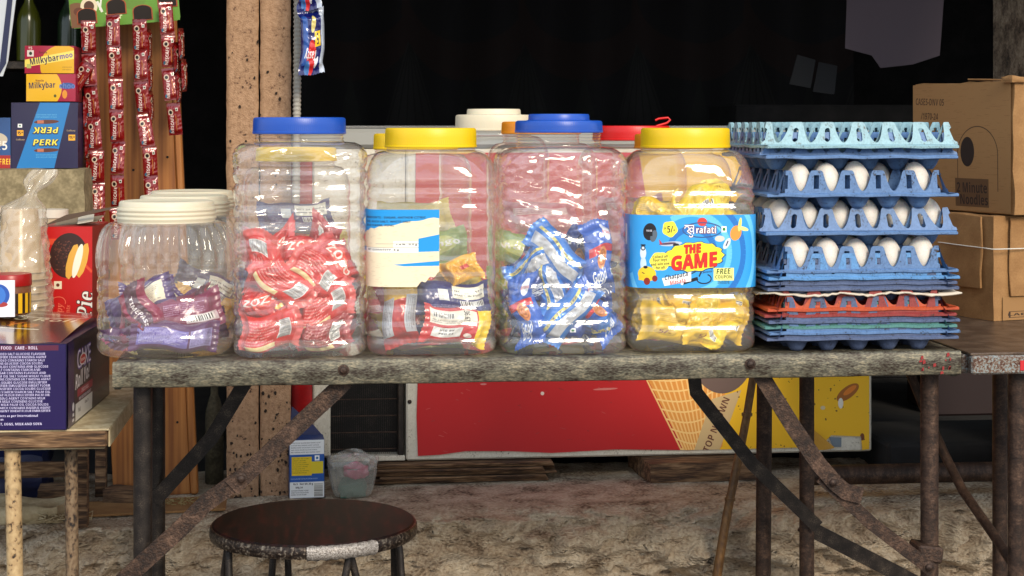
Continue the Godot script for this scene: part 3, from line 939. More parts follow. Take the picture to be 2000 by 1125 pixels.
	for q in prof.size():
		var line := PackedVector3Array()
		var front := clampf((prof[q].x + 3.60) / 0.07, 0, 1)
		for i in cols + 1:
			var x := -1.2 + i * 3.4 / cols
			var p := Vector3(x, prof[q].y, prof[q].x)
			var d := nz.get_noise_3d(p.x * 0.7, p.y * 2.4, p.z)
			var c := chip.get_noise_3d(p.x * 0.8, p.y * 2.2, p.z)
			p.z += front * (d * 0.075 + c * 0.042 - 0.018)
			p.y += (d * 0.006 + c * 0.003 - 0.004) * (1.0 - front) + front * (d * 0.018 - 0.012) * clampf(p.y / 0.2, 0, 1)
			line.append(p)
		rows.append(line)
	for k in rows.size() - 1:
		for i in cols: quad(st, rows[k + 1][i], rows[k + 1][i + 1], rows[k][i + 1], rows[k][i])
	struct("pavement", done(st), M.rough_concrete)
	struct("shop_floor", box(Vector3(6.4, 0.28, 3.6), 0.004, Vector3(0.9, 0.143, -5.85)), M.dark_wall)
	# stone by the step
	var stone := obj("stone_slab", carton_mesh(Vector3(0.20, 0.19, 0.16), 0.006, 0.016, 5), M.concrete, null, Vector3(0.50, 0, -3.30))
	tag(stone, "grey flat stone on the ground below the pavement edge", "stone")

	# the shop: walls, back, ceiling and a roof slab that juts over the pavement
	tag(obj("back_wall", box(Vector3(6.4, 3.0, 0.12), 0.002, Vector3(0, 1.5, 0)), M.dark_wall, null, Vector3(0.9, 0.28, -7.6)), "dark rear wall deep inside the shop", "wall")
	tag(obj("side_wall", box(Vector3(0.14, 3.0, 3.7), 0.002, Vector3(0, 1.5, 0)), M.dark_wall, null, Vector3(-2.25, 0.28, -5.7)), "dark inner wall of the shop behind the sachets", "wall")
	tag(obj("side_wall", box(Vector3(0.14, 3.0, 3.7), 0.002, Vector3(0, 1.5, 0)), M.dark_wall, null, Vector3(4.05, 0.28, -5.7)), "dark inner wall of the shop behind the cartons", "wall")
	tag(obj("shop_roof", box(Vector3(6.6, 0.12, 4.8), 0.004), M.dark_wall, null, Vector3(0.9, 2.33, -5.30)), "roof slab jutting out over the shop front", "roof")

	# boarded pillar with cracked paint, two boards side by side
	var pil := thing("pillar", "brown painted wooden pillar of two boards with flaking paint", "pillar", Vector3(-0.165, 0.29, -3.80))
	for k in 2:
		var bst := new_st()
		bst.set_smooth_group(1)
		var w: float = [0.071, 0.068][k]
		var x0: float = [-0.071, 0.002][k]
		var g := []
		for i in 13:
			var col := []
			for j in 101:
				var a := i / 12.0
				var y := j * 0.0198
				var edge := 0.0
				if i == 0 or i == 12: edge = chip.get_noise_2d(y * 1.6, k * 5.0 + i) * 0.0018
				var z := 0.055
				if i == 0 or i == 12: z = 0.049
				col.append(Vector3(x0 + a * w + edge * (1 if i == 0 else -1), y, z + nz.get_noise_2d(a * 2.0 + k, y * 3.0) * 0.0015))
			g.append(col)
		for i in 12:
			for j in 100: quad(bst, g[i][j], g[i + 1][j], g[i + 1][j + 1], g[i][j + 1])
		bst.set_smooth_group(-1)
		add_box(bst, Vector3(x0 + w * 0.5, 0.99, 0.0), Vector3(w - 0.008, 1.98, 0.096), 0.001)
		obj("board", done(bst), M.paint_pillar, pil)
	var chips := new_st()
	chips.set_smooth_group(-1)
	var cgn := RandomNumberGenerator.new(); cgn.seed = 44
	for k in 150:
		var cx := cgn.randf_range(-0.066, 0.066)
		var cy := pow(cgn.randf(), 2.2) * 0.30 + 0.004
		if k > 110: cy = cgn.randf_range(0.4, 1.2)
		var r := cgn.randf_range(0.0008, 0.0042)
		var fan := []
		for q in 7: fan.append(Vector3(cx + cos(q * TAU / 7) * r * cgn.randf_range(0.5, 1.1), cy + sin(q * TAU / 7) * r * cgn.randf_range(0.6, 1.6), 0.0580))
		for q in 7: tri(chips, Vector3(cx, cy, 0.0581), fan[(q + 1) % 7], fan[q])
	var cho := obj("paint_chips", done(chips), std(Color(0.16, 0.11, 0.075), 0.9), pil)
	cho.set_meta("kind", "stuff")
	# grey concrete pillar at the right
	tag(obj("concrete_pillar", box(Vector3(0.3, 2.0, 0.25), 0.006, Vector3(0, 1.0, 0)), M.concrete, null, Vector3(1.725, 0.28, -3.80)), "grey concrete pillar rising behind the big carton", "pillar")

	# ribbed grey conduit down the pillar
	var cst := new_st()
	var cpts := []
	var cr := []
	for k in 150:
		cpts.append(Vector3(sin(k * 0.02) * 0.004, k * 0.0092, 0))
	var rings := []
	for k in 560:
		var y := k * 0.00236
		var r := 0.0082 + (0.0009 if k % 4 < 2 else -0.0006)
		var ring := PackedVector3Array()
		for i in 12: ring.append(Vector3(r * cos(-TAU * i / 12) + sin(y * 3.0) * 0.004, y, r * sin(-TAU * i / 12)))
		rings.append(ring)
	skin(cst, rings, true, 1)
	tag(obj("conduit", done(cst), std(Color(0.62, 0.60, 0.56), 0.6), null, Vector3(-0.083, 0.93, -3.68)), "thin grey ribbed conduit running down beside the brown pillar", "conduit")

	# cloth drawn across the back of the shop
	st = new_st()
	st.set_smooth_group(1)
	var cg := []
	for i in 121:
		var col := []
		for j in 21:
			var x := i * 0.018
			var y := j * 0.075
			col.append(Vector3(x, y, sin(x * 17.0 + sin(y * 2.0)) * 0.05 * (1.2 - y * 0.3)))
		cg.append(col)
	for i in 120:
		for j in 20: quad(st, cg[i][j], cg[i + 1][j], cg[i + 1][j + 1], cg[i][j + 1], Vector2(i / 120.0, 1 - j / 20.0), Vector2((i + 1) / 120.0, 1 - j / 20.0), Vector2((i + 1) / 120.0, 1 - (j + 1) / 20.0), Vector2(i / 120.0, 1 - (j + 1) / 20.0))
	var cs := sheet(1024, 512, Color(0.035, 0.035, 0.045))
	for k in 5:
		cs.ell(100 + k * 210, 120, 120, 90, Color(0.10, 0.05, 0.04)); cs.ell(100 + k * 210, 90, 110, 70, Color(0.04, 0.035, 0.05))
		cs.poly([Vector2(205 + k * 210, 150), Vector2(255 + k * 210, 270), Vector2(160 + k * 210, 270)], Color(0.10, 0.10, 0.10))
		for q in 6: cs.line([Vector2(205 + k * 210, 160), Vector2(165 + q * 17 + k * 210, 268)], 2, Color(0.04, 0.04, 0.04))
		cs.poly([Vector2(100 + k * 210, 200), Vector2(170 + k * 210, 420), Vector2(30 + k * 210, 420)], Color(0.07, 0.075, 0.07))
	tag(obj("curtain", done(st), printed(cs, 0.9), null, Vector3(-0.15, 0.4, -6.4)), "dark printed cloth hanging across the back of the shop", "curtain")
	# papers inside
	var paper := std(Color(0.34, 0.30, 0.33), 0.9)
	var po := PackedVector2Array([Vector2(-0.03, 0.5), Vector2(0.25, 0.5), Vector2(0.225, 0.03), Vector2(0.15, 0.005), Vector2(0.06, -0.005), Vector2(0.035, 0.03), Vector2(-0.04, 0.05)])
	tag(obj("paper_sheet", plate(po, 0.003), paper, null, Vector3(1.46, 1.28, -4.6), Vector3(4, -6, 0)), "large pale torn paper sheet hanging in the dark shop", "paper")
	for k in 2:
		tag(obj("card", plate(PackedVector2Array([Vector2(-0.03, 0.0), Vector2(0.033, -0.012), Vector2(0.048, 0.07), Vector2(-0.006, 0.085)]), 0.003), std(Color(0.14, 0.145, 0.155), 0.9), null, Vector3([1.345, 1.415][k], [1.235, 1.215][k], -4.8), Vector3(0, 0, [0, 4][k])), ["left one of two small grey cards pinned in the dark shop", "right one of two small grey cards pinned in the dark shop"][k], "card", "cards pinned in the shop")
	tag(obj("back_shelf", box(Vector3(1.6, 0.9, 0.4), 0.004, Vector3(0, 0.45, 0)), M.dark_wall, null, Vector3(2.1, 0.283, -5.6)), "dark low cupboard standing in the back of the shop", "cupboard")

# ---------------------------------------------------------------- tables
func folding_table():
	var t := thing("folding_table", "long weathered grey metal folding table carrying the jars and egg trays", "table", Vector3(0.332, 0, -2.62))
	# top sheet and its folded rims; local x -0.668..0.668, z 0 at the street side
	var L := 0.668
	obj("tabletop", box(Vector3(2 * L - 0.004, 0.004, 0.656), 0.001, Vector3(0, 0.748, -0.33)), M.table_paint, t)
	var st := new_st()
	var g := []
	var nzz := FastNoiseLite.new(); nzz.seed = 31; nzz.frequency = 5.0
	var pr := [Vector2(-0.012, 0.7506), Vector2(-0.004, 0.7506), Vector2(-0.0015, 0.7496), Vector2(0.0, 0.747), Vector2(0.0, 0.7145), Vector2(-0.0015, 0.7125), Vector2(-0.004, 0.712), Vector2(-0.03, 0.712)]
	st.set_smooth_group(1)
	for i in 81:
		var col := []
		for q in pr:
			var x := -L + i * 2 * L / 80
			col.append(Vector3(x, q.y + nzz.get_noise_2d(x, 3.0) * 0.0012, q.x + nzz.get_noise_2d(x, q.y * 9) * 0.0016))
		g.append(col)
	for i in 80:
		for j in pr.size() - 1: quad(st, g[i][j + 1], g[i + 1][j + 1], g[i + 1][j], g[i][j])
	obj("front_rim", done(st), M.table_paint, t)
	obj("back_rim", box(Vector3(2 * L, 0.038, 0.012), 0.002, Vector3(0, 0.7265, -0.654)), M.table_paint, t)
	for s in [-1, 1]: obj("side_rim", box(Vector3(0.012, 0.0365, 0.632), 0.002, Vector3(s * (L - 0.006), 0.7262, -0.33)), M.table_paint, t)
	# tape of flaked red paint at the right end
	var rivet := lathe([Vector2(0.009, 0), Vector2(0.009, 0.001), Vector2(0.0062, 0.0015), Vector2(0.0062, 0.003), Vector2(0.005, 0.0052), Vector2(0.003, 0.0062), Vector2(0.0002, 0.0065)], 14)
	for x in [-0.318, 0.322]: obj("rivet", rivet, M.rust, t, Vector3(x, 0.735, 0.001), Vector3(90, 0, 0))
	# legs: tubes, front and back pair at each end
	for l in [[-0.628, -0.05], [-0.662, -0.60], [0.637, -0.06], [0.585, -0.60]]:
		obj("leg", tube([Vector3(l[0], 0.0, l[1]), Vector3(l[0], 0.714, l[1])], 0.0145, 16), M.rust if l[0] > 0 else M.dark_steel, t)
	for l in [[-0.645, 0.24], [0.61, 0.16]]:
		obj("rung", tube([Vector3(l[0] + 0.017, l[1], -0.06), Vector3(l[0] - 0.017, l[1], -0.60)], 0.011, 12), M.dark_steel, t)
	# folding braces: flat bars with a pivot
	var b1 := obj("brace", strap([Vector2(-0.318, 0.716), Vector2(-0.40, 0.655), Vector2(-0.505, 0.545), Vector2(-0.50, 0.55)], 0.026, 0.004), M.rust, t, Vector3(0, 0, -0.024))
	b1.mesh = strap([Vector2(-0.315, 0.715), Vector2(-0.33, 0.700), Vector2(-0.49, 0.552)], 0.027, 0.004)
	obj("brace", strap([Vector2(-0.47, 0.570), Vector2(-0.53, 0.528), Vector2(-0.57, 0.488), Vector2(-0.655, 0.412), Vector2(-0.665, 0.398)], 0.027, 0.004), M.rust, t, Vector3(0, 0, -0.030))
	obj("pivot", rivet, M.rust, t, Vector3(-0.475, 0.566, -0.022), Vector3(90, 0, 0))
	obj("brace", strap([Vector2(-0.45, 0.712), Vector2(-0.56, 0.53), Vector2(-0.665, 0.415)], 0.027, 0.004), M.dark_steel, t, Vector3(0, 0, -0.575))
	obj("brace", strap([Vector2(0.345, 0.715), Vector2(0.40, 0.628), Vector2(0.44, 0.570), Vector2(0.468, 0.538), Vector2(0.485, 0.524), Vector2(0.512, 0.517)], 0.026, 0.004), M.rust, t, Vector3(0, 0, -0.024))
	obj("brace", strap([Vector2(0.446, 0.548), Vector2(0.53, 0.470), Vector2(0.632, 0.392)], 0.022, 0.004), M.rust, t, Vector3(0, 0, -0.030))
	obj("pivot", rivet, M.rust, t, Vector3(0.463, 0.540, -0.022), Vector3(90, 0, 0))
	obj("pivot", rivet, M.rust, t, Vector3(0.624, 0.398, -0.028), Vector3(90, 0, 0))
	obj("bracket", box(Vector3(0.042, 0.026, 0.05), 0.003), M.rust, t, Vector3(0.630, 0.416, -0.058), Vector3(0, 0, -8))
	obj("brace", strap([Vector2(0.345, 0.715), Vector2(0.36, 0.60), Vector2(0.47, 0.46), Vector2(0.60, 0.335)], 0.026, 0.004), M.dark_steel, t, Vector3(0, 0, -0.575))
	obj("brace", strap([Vector2(0.58, 0.33), Vector2(0.78, 0.225), Vector2(0.95, 0.13)], 0.030, 0.006), M.dark_steel, t, Vector3(0, 0, -0.622))
	# flecks of red paint on the rim
	var fl := new_st()
	fl.set_smooth_group(-1)
	var rg := RandomNumberGenerator.new(); rg.seed = 6
	for k in 14:
		var c := Vector3(0.60 + rg.randf() * 0.05, 0.716 + rg.randf() * 0.03, 0.0022)
		var w := rg.randf_range(0.001, 0.003); var h := rg.randf_range(0.001, 0.004)
		quad(fl, c + Vector3(-w, -h, 0), c + Vector3(w, -h * 0.6, 0), c + Vector3(w * 0.7, h, 0), c + Vector3(-w * 0.8, h * 0.7, 0))
	var flk := obj("paint_flecks", done(fl), std(Color(0.55, 0.12, 0.12), 0.6), t)
	flk.set_meta("kind", "stuff")

func build_tables():
	folding_table()
	# second table at the right
	var t := thing("metal_table", "rusty metal table with chipped rim under the cardboard cartons", "table", Vector3(1.018, 0, -2.625))
	obj("tabletop", box(Vector3(0.9, 0.004, 0.70), 0.001, Vector3(0.45, 0.744, -0.352)), surfaced(ramped([[M.n1, 0.6], [M.n3, 0.4]], [[0.3, Color(0.28, 0.22, 0.18)], [0.7, Color(0.42, 0.35, 0.29)]]), Vector3(3, 3, 3), 0.4, 0.3), t)
	var rustpaint := surfaced(ramped([[M.n1, 0.2], [M.n2, 0.55], [M.n3, 0.25]], [[0.32, Color(0.25, 0.13, 0.09)], [0.45, Color(0.42, 0.32, 0.26)], [0.55, Color(0.50, 0.47, 0.43)], [0.66, Color(0.52, 0.57, 0.58)]]), Vector3(7, 7, 7), 0.6, 0.2, M.n3, 0.06)
	obj("front_rim", box(Vector3(0.9, 0.030, 0.02), 0.003, Vector3(0.45, 0.727, -0.006)), rustpaint, t)
	obj("side_rim", box(Vector3(0.014, 0.030, 0.68), 0.003, Vector3(0.0, 0.726, -0.36)), rustpaint, t)
	obj("red_sticker", box(Vector3(0.05, 0.016, 0.001), 0.0002, Vector3(0.105, 0.726, 0.0052)), std(Color(0.75, 0.10, 0.14), 0.5), t)
	obj("leg", tube([Vector3(0.092, 0, -0.04), Vector3(0.094, 0.718, -0.04)], 0.0145, 16), M.rust, t)
	obj("leg", tube([Vector3(0.30, 0, -0.62), Vector3(0.30, 0.718, -0.62)], 0.0145, 16), M.rust, t)
	obj("leg", tube([Vector3(0.82, 0, -0.04), Vector3(0.82, 0.718, -0.04)], 0.0145, 12), M.rust, t)
	obj("leg", tube([Vector3(0.82, 0, -0.62), Vector3(0.82, 0.718, -0.62)], 0.0145, 12), M.rust, t)
	obj("brace", tube([Vector3(0.02, 0.716, -0.42), Vector3(0.05, 0.60, -0.36), Vector3(0.075, 0.52, -0.32), Vector3(0.082, 0.47, -0.25), Vector3(0.092, 0.415, -0.12), Vector3(0.097, 0.385, -0.055)], 0.0085, 8), M.rust, t)
	# slim rusty post and a bamboo cane behind the table
	tag(obj("iron_post", tube([Vector3(0.857, 0.0, -3.33), Vector3(0.862, 0.715, -3.33)], 0.0155, 14), M.rust), "brown iron post standing behind the folding table", "post")
	var cane := new_st()
	var cp := []
	for k in 13: cp.append(Vector3(0.743 + k * 0.0112 + sin(k * 0.9) * 0.002, 0.0 + k * 0.0575, -3.395 - 0.002 * k))
	add_tube(cane, cp, 0.0105, 10, 0.0075)
	for k in [3, 6, 9]: add_tube(cane, [cp[k] - Vector3(0, 0.003, 0), cp[k] + Vector3(0, 0.003, 0)], 0.0112, 10)
	tag(obj("bamboo_cane", done(cane), surfaced(ramped([[M.n1, 0.5], [M.n2, 0.5]], [[0.3, Color(0.33, 0.22, 0.10)], [0.7, Color(0.55, 0.40, 0.22)]]), Vector3(5, 2, 5), 0.5)), "leaning yellow bamboo cane behind the folding table", "cane")
	tag(obj("iron_pipe", tube([Vector3(1.02, 0.345, -3.62), Vector3(1.95, 0.345, -3.62)], 0.022, 16), M.rust), "dark rusty pipe lying along the pavement at the right", "pipe")

	# small table at the left
	var s := thing("small_table", "small wooden topped table with peeling cream legs at the left", "table", Vector3(-0.36, 0, -2.74))
	obj("tabletop", box(Vector3(0.62, 0.026, 0.62), 0.003, Vector3(-0.31, 0.613, -0.31)), M.old_wood, s)
	obj("cover_sheet", box(Vector3(0.60, 0.003, 0.60), 0.0008, Vector3(-0.297, 0.6276, -0.304)), M.cream, s)
	obj("edge_lining", box(Vector3(0.003, 0.028, 0.60), 0.001, Vector3(0.0022, 0.613, -0.31)), M.cream, s)
	obj("under_sheet", box(Vector3(0.17, 0.003, 0.3), 0.0006, Vector3(-0.09, 0.598, -0.16)), M.cream, s)
	obj("leg", tube([Vector3(-0.140, 0.0, -0.03), Vector3(-0.146, 0.30, -0.03), Vector3(-0.152, 0.60, -0.03)], 0.0128, 14), M.cream_leg, s)
	obj("leg", tube([Vector3(-0.062, 0.0, -0.08), Vector3(-0.068, 0.60, -0.08)], 0.0105, 14), M.old_leg, s)
	obj("leg", tube([Vector3(-0.58, 0.0, -0.55), Vector3(-0.58, 0.60, -0.55)], 0.0128, 12), M.cream_leg, s)
	obj("leg", tube([Vector3(-0.012, 0.0, -0.57), Vector3(-0.012, 0.60, -0.57)], 0.0128, 12), M.cream_leg, s)
	obj("leg", tube([Vector3(-0.58, 0.0, -0.04), Vector3(-0.58, 0.60, -0.04)], 0.0128, 12), M.cream_leg, s)

# ---------------------------------------------------------------- freezer
func build_freezer():
	var t := thing("chest_freezer", "long chest freezer with a red and yellow ice cream front", "freezer", Vector3(-0.10, 0.346, -3.87))
	# local x 0..1.365, y 0..0.76, z 0 front .. -0.6
	obj("casing", box(Vector3(1.35, 0.742, 0.52), 0.004, Vector3(0.6845, 0.371, -0.316)), M.white_metal, t)
	# front skin round the grille opening: x 0.091..0.259, y 0.012..0.24
	obj("front_panel", box(Vector3(1.096, 0.716, 0.055), 0.004, Vector3(0.811, 0.358, -0.028)), M.white_metal, t)
	obj("front_panel", box(Vector3(0.210, 0.45, 0.055), 0.004, Vector3(0.156, 0.491, -0.0282)), M.white_metal, t)
	obj("front_panel", box(Vector3(0.040, 0.252, 0.0545), 0.004, Vector3(0.071, 0.138, -0.0284)), M.white_metal, t)
	obj("front_panel", box(Vector3(0.170, 0.012, 0.0545), 0.002, Vector3(0.176, 0.006, -0.0286)), M.white_metal, t)
	# rounded red corner post at the left
	var st := new_st()
	var rings := []
	for y in [0.0, 0.25, 0.5, 0.716]:
		var ring := PackedVector3Array()
		for i in 13:
			var a := PI + i / 12.0 * PI / 2
			ring.append(Vector3(0.050 + cos(a) * 0.05, y, -0.05 - sin(a) * 0.048))
		rings.append(ring)
	skin(st, rings, false, 1)
	obj("corner_post", done(st), surfaced(ramped([[M.n1, 0.6], [M.n2, 0.4]], [[0.3, Color(0.55, 0.06, 0.08)], [0.7, Color(0.68, 0.09, 0.10)]]), Vector3(3, 3, 3), 0.45), t)
	obj("top_frame", box(Vector3(1.37, 0.044, 0.62), 0.008, Vector3(0.683, 0.738, -0.30)), std(Color(0.60, 0.60, 0.58), 0.5), t)
	obj("glass_lid", box(Vector3(1.30, 0.006, 0.52), 0.001, Vector3(0.683, 0.764, -0.30)), clear(0.1), t)
	# grille
	var gr := obj("grille", box(Vector3(0.168, 0.228, 0.006), 0.001), M.black, t, Vector3(0.175, 0.126, -0.050))
	for k in 6: obj("bar", box(Vector3(0.166, 0.0022, 0.003), 0.0004), M.rust, gr, Vector3(0, -0.10 + k * 0.038, 0.034))
	var wires := new_st()
	for k in 38: add_box(wires, Vector3(-0.081 + k * 0.00438, 0, 0.029), Vector3(0.0011, 0.224, 0.0011), 0.0)
	var wo := obj("wires", done(wires), M.dark_steel, gr)
	wo.set_meta("kind", "stuff")
	obj("grille_cheek", box(Vector3(0.014, 0.228, 0.03), 0.002), M.dark_steel, t, Vector3(0.2515, 0.126, -0.02))

	# the printed front: red field, cone, yellow field
	var s := sheet(2048, 1360, Color(0.74, 0.07, 0.09))
	var W := 2048.0 / 1.075   # pixels per metre; sheet starts at local x 0.283
	var px := func(x: float, y: float) -> Vector2: return Vector2((x - 0.283) * W, 1360.0 - (y - 0.0) * W)
	var yel := Color(0.93, 0.72, 0.06)
	var g := RandomNumberGenerator.new(); g.seed = 12
	s.poly([px.call(0.80, 0.72), px.call(1.40, 0.72), px.call(1.40, 0.0), px.call(0.955, 0.0), px.call(0.90, 0.1)], yel)
	# cone: left edge from (0.83, 0.19) to (0.925, 0.013); right edge near (0.99, 0.19)
	var tip: Vector2 = px.call(0.955, -0.03)
	var cl: Vector2 = px.call(0.74, 0.34); var cr: Vector2 = px.call(1.02, 0.40)
	s.poly([cl, cr, px.call(1.00, 0.02), tip, px.call(0.92, -0.01)], Color(0.88, 0.58, 0.24))
	for k in 15:   # waffle lines
		var f := k / 14.0
		s.line([cl.lerp(cr, f), tip + Vector2(-60 + f * 110, 0)], 7, Color(0.95, 0.76, 0.46))
	for k in 16:
		var f := k / 16.0
		var a := cl.lerp(tip + Vector2(-60, 0), f); var b := cr.lerp(tip + Vector2(50, 0), f)
		var pts := []
		for q in 9: pts.append(a.lerp(b, q / 8.0) + Vector2(0, sin(q / 8.0 * PI) * 34))
		s.line(pts, 7, Color(0.96, 0.79, 0.50))
	s.ell(px.call(1.0, 0.25).x, px.call(1.0, 0.25).y, 150, 205, Color(0.40, 0.32, 0.29)); s.ell(px.call(1.0, 0.35).x, px.call(1.0, 0.35).y, 150, 90, Color(0.72, 0.62, 0.50))
	s.poly([px.call(0.975, 0.13), px.call(1.045, 0.15), px.call(0.985, -0.01), px.call(0.925, -0.01)], Color(0.80, 0.68, 0.48))
	s.text("TOP N TOWN", px.call(0.985, 0.07).x, px.call(0.985, 0.07).y, 30, Color(0.40, 0.22, 0.14), -68, 1.0)
	for k in 110: s.ell(px.call(1.03 + g.randf() * 0.33, g.randf() * 0.3).x, 1360 - g.randf() * 560, g.randf_range(1, 6), g.randf_range(1, 4), Color(0.45, 0.30, 0.08), g.randf() * 180)
	for k in 50: s.ell(g.randf() * 1000, 1360 - g.randf() * 450, g.randf_range(2, 16), g.randf_range(1, 3), Color(0.62, 0.08, 0.09).lerp(Color(0.85, 0.45, 0.42), g.randf() * 0.7), g.randf() * 60 - 30)
	s.ell(560, 1075, 8, 8, Color(0.88, 0.8, 0.75)); s.ell(840, 1060, 55, 5, Color(0.80, 0.45, 0.42), -2); s.ell(300, 1030, 14, 4, Color(0.8, 0.5, 0.48))
	s.ell(px.call(1.30, 0.14).x, px.call(1.30, 0.14).y, 60, 26, Color(0.62, 0.36, 0.08), -35); s.ell(px.call(1.305, 0.145).x, px.call(1.305, 0.145).y, 36, 12, Color(0.85, 0.48, 0.12), -35); s.ell(px.call(1.283, 0.115).x, px.call(1.283, 0.115).y, 12, 24, Color(0.88, 0.86, 0.80)); s.ell(px.call(1.24, 0.105).x, px.call(1.24, 0.105).y, 11, 9, Color(0.82, 0.75, 0.6)); s.ell(px.call(1.335, 0.035).x, px.call(1.335, 0.035).y, 10, 16, Color(0.45, 0.22, 0.08))
	var outline := PackedVector2Array()
	outline.append(Vector2(0.285, 0.705))
	outline.append(Vector2(1.352, 0.705))
	outline.append(Vector2(1.352, 0.006))
	for p in [[1.335, 0.004], [1.332, 0.036], [1.26, 0.040], [1.235, 0.014], [1.20, 0.013], [1.0, 0.012], [0.92, 0.012], [0.75, 0.017], [0.60, 0.012], [0.50, 0.018], [0.40, 0.020], [0.34, 0.013], [0.29, 0.011], [0.287, 0.10], [0.290, 0.20], [0.282, 0.32]]: outline.append(Vector2(p[0], p[1]))
	var pst := new_st()
	pst.set_smooth_group(-1)
	var idx := Geometry2D.triangulate_polygon(outline)
	for k in range(0, idx.size(), 3):
		var a := outline[idx[k]]; var b := outline[idx[k + 1]]; var c := outline[idx[k + 2]]
		if (b - a).cross(c - a) > 0:
			var tmp := b; b = c; c = tmp
		var uv := []
		for q in [a, b, c]: uv.append(Vector2((q.x - 0.283) * W / 2048.0, (1360.0 - q.y * W) / 1360.0))
		tri(pst, Vector3(a.x, a.y, 0.003), Vector3(b.x, b.y, 0.003), Vector3(c.x, c.y, 0.003), uv[0], uv[1], uv[2])
	obj("printed_front", done(pst), printed(s, 0.5), t)
	# the sticker's corner has peeled: grey primer and a curled yellow flap
	obj("bare_patch", plate(PackedVector2Array([Vector2(1.265, 0.012), Vector2(1.285, 0.012), Vector2(1.285, 0.034), Vector2(1.255, 0.036)]), 0.001), std(Color(0.45, 0.50, 0.54), 0.6), t, Vector3(0, 0, 0.001))
	var curl := new_st()
	curl.set_smooth_group(1)
	for i in 8:
		var f0 := i / 8.0; var f1 := (i + 1) / 8.0
		var q := []
		for f in [f0, f1]:
			q.append(Vector3(1.192 + 0.07 * f, 0.014 - 0.004 * sin(f * PI), 0.004 + 0.022 * sin(f * 2.2)))
			q.append(Vector3(1.20 + 0.062 * f, 0.068 - 0.052 * f, 0.004 + 0.016 * sin(f * 2.0)))
		quad(curl, q[0], q[2], q[3], q[1])
	obj("peeling_flap", done(curl), std(Color(0.72, 0.52, 0.06), 0.5), t)
	obj("bolt", lathe([Vector2(0.005, 0), Vector2(0.0045, 0.002), Vector2(0.002, 0.0035), Vector2(0.0002, 0.0038)], 12), M.rust, t, Vector3(0.271, 0.135, 0.0), Vector3(90, 0, 0))

	# what the freezer stands on
	var pk := thing("sheet_stack", "stack of thin brown boards wedged under the red freezer", "boards", Vector3(0.30, 0.297, -3.98))
	for k in 8: obj("board", box(Vector3(0.42 - (k % 3) * 0.02, 0.0046, 0.26), 0.001), M.old_wood, pk, Vector3(-0.02 + (k % 4) * 0.006, 0.004 + k * 0.0056, (k % 3) * 0.006))
	tag(obj("wood_block", carton_mesh(Vector3(0.29, 0.044, 0.20), 0.001, 0.006, 9), M.old_wood, null, Vector3(0.85, 0.2985, -3.90), Vector3(0, 5, 0)), "rough wooden beam under the yellow end of the freezer", "beam")

	# blue and white snack carton on the pavement
	var c := thing("snack_carton", "open blue and white snack carton standing on the pavement by the freezer", "carton", Vector3(-0.062, 0.298, -3.755), 4.0)
	var cs := sheet(256, 400, Color(0.90, 0.91, 0.92))
	cs.rect(0, 100, 256, 190, Color(0.08, 0.33, 0.66)); cs.rect(14, 116, 150, 130, Color(0.92, 0.78, 0.10)); cs.rect(160, 150, 90, 84, Color(0.90, 0.80, 0.14)); cs.prose(20, 128, 120, 8, 14, 7, Color(0.2, 0.25, 0.1), words, 71); cs.rect(186, 108, 36, 36, Color.WHITE); cs.ell(204, 126, 9, 9, Color(0.1, 0.4, 0.6)); cs.prose(8, 268, 230, 1, 12, 8, Color(0.9, 0.9, 0.95), words, 72); cs.text("Rs 5   Net Wt 20 g", 100, 306, 13, INK); cs.text("Mfg 24", 70, 330, 12, INK); cs.prose(10, 350, 130, 3, 14, 8, INK, words, 73); cs.bars(178, 300, 72, 96, 12, true); cs.prose(10, 20, 220, 5, 16, 8, Color(0.3, 0.3, 0.34), words, 74)
	obj("carton", carton_mesh(Vector3(0.076, 0.128, 0.06), 0.001, 0.001, 3), std(Color(0.10, 0.22, 0.45), 0.5), c)
	obj("front_print", face_mesh(0.0745, 0.126, 0.001), printed(cs, 0.45), c, Vector3(0, 0.064, 0.0316))
	obj("flap", plate(PackedVector2Array([Vector2(-0.037, 0), Vector2(0.037, 0), Vector2(0.02, 0.02), Vector2(-0.030, 0.065)]), 0.0012), std(Color(0.07, 0.12, 0.32), 0.45), c, Vector3(0, 0.127, -0.024), Vector3(-8, 0, 0))
	obj("flap", plate(PackedVector2Array([Vector2(-0.028, 0), Vector2(0.028, 0), Vector2(0.024, 0.03), Vector2(-0.02, 0.034)]), 0.0012), std(Color(0.30, 0.30, 0.34), 0.6), c, Vector3(-0.036, 0.127, 0.0), Vector3(0, 90, 12))

	# clear clamshell punnet
	var cl2 := thing("plastic_punnet", "clear fluted plastic punnet with pink sweets beside the snack carton", "punnet", Vector3(0.040, 0.297, -3.745))
	var pr := []
	for k in 22:
		var y := k / 21.0 * 0.088
		var ring := PackedVector3Array()
		for i in 168:
			var a := -TAU * i / 168
			var r := 0.036 + 0.019 * pow(y / 0.088, 0.55)
			var flute := 1.0 + (0.11 * absf(cos(a * 7)) - 0.07 if y < 0.060 else 0.05 * sin(a * 7 + y * 260) + 0.02 * sin(a * 23))
			ring.append(Vector3(r * flute * cos(a) * 1.02, y + (0.007 * sin(a * 3.0) if y > 0.07 else 0.0), r * flute * sin(a) * 0.85))
		pr.append(ring)
	var ps := new_st()
	var fr := []
	for f in [0.02, 0.6]:
		var ring := PackedVector3Array()
		for p in pr[0]: ring.append(Vector3(p.x * f, 0.0, p.z * f))
		fr.append(ring)
	skin(ps, fr + pr, true, 1)
	obj("shell", done(ps), clear(0.30, Color(0.80, 0.80, 0.76), 0.1), cl2)
	var lidst := new_st()
	var lr := []
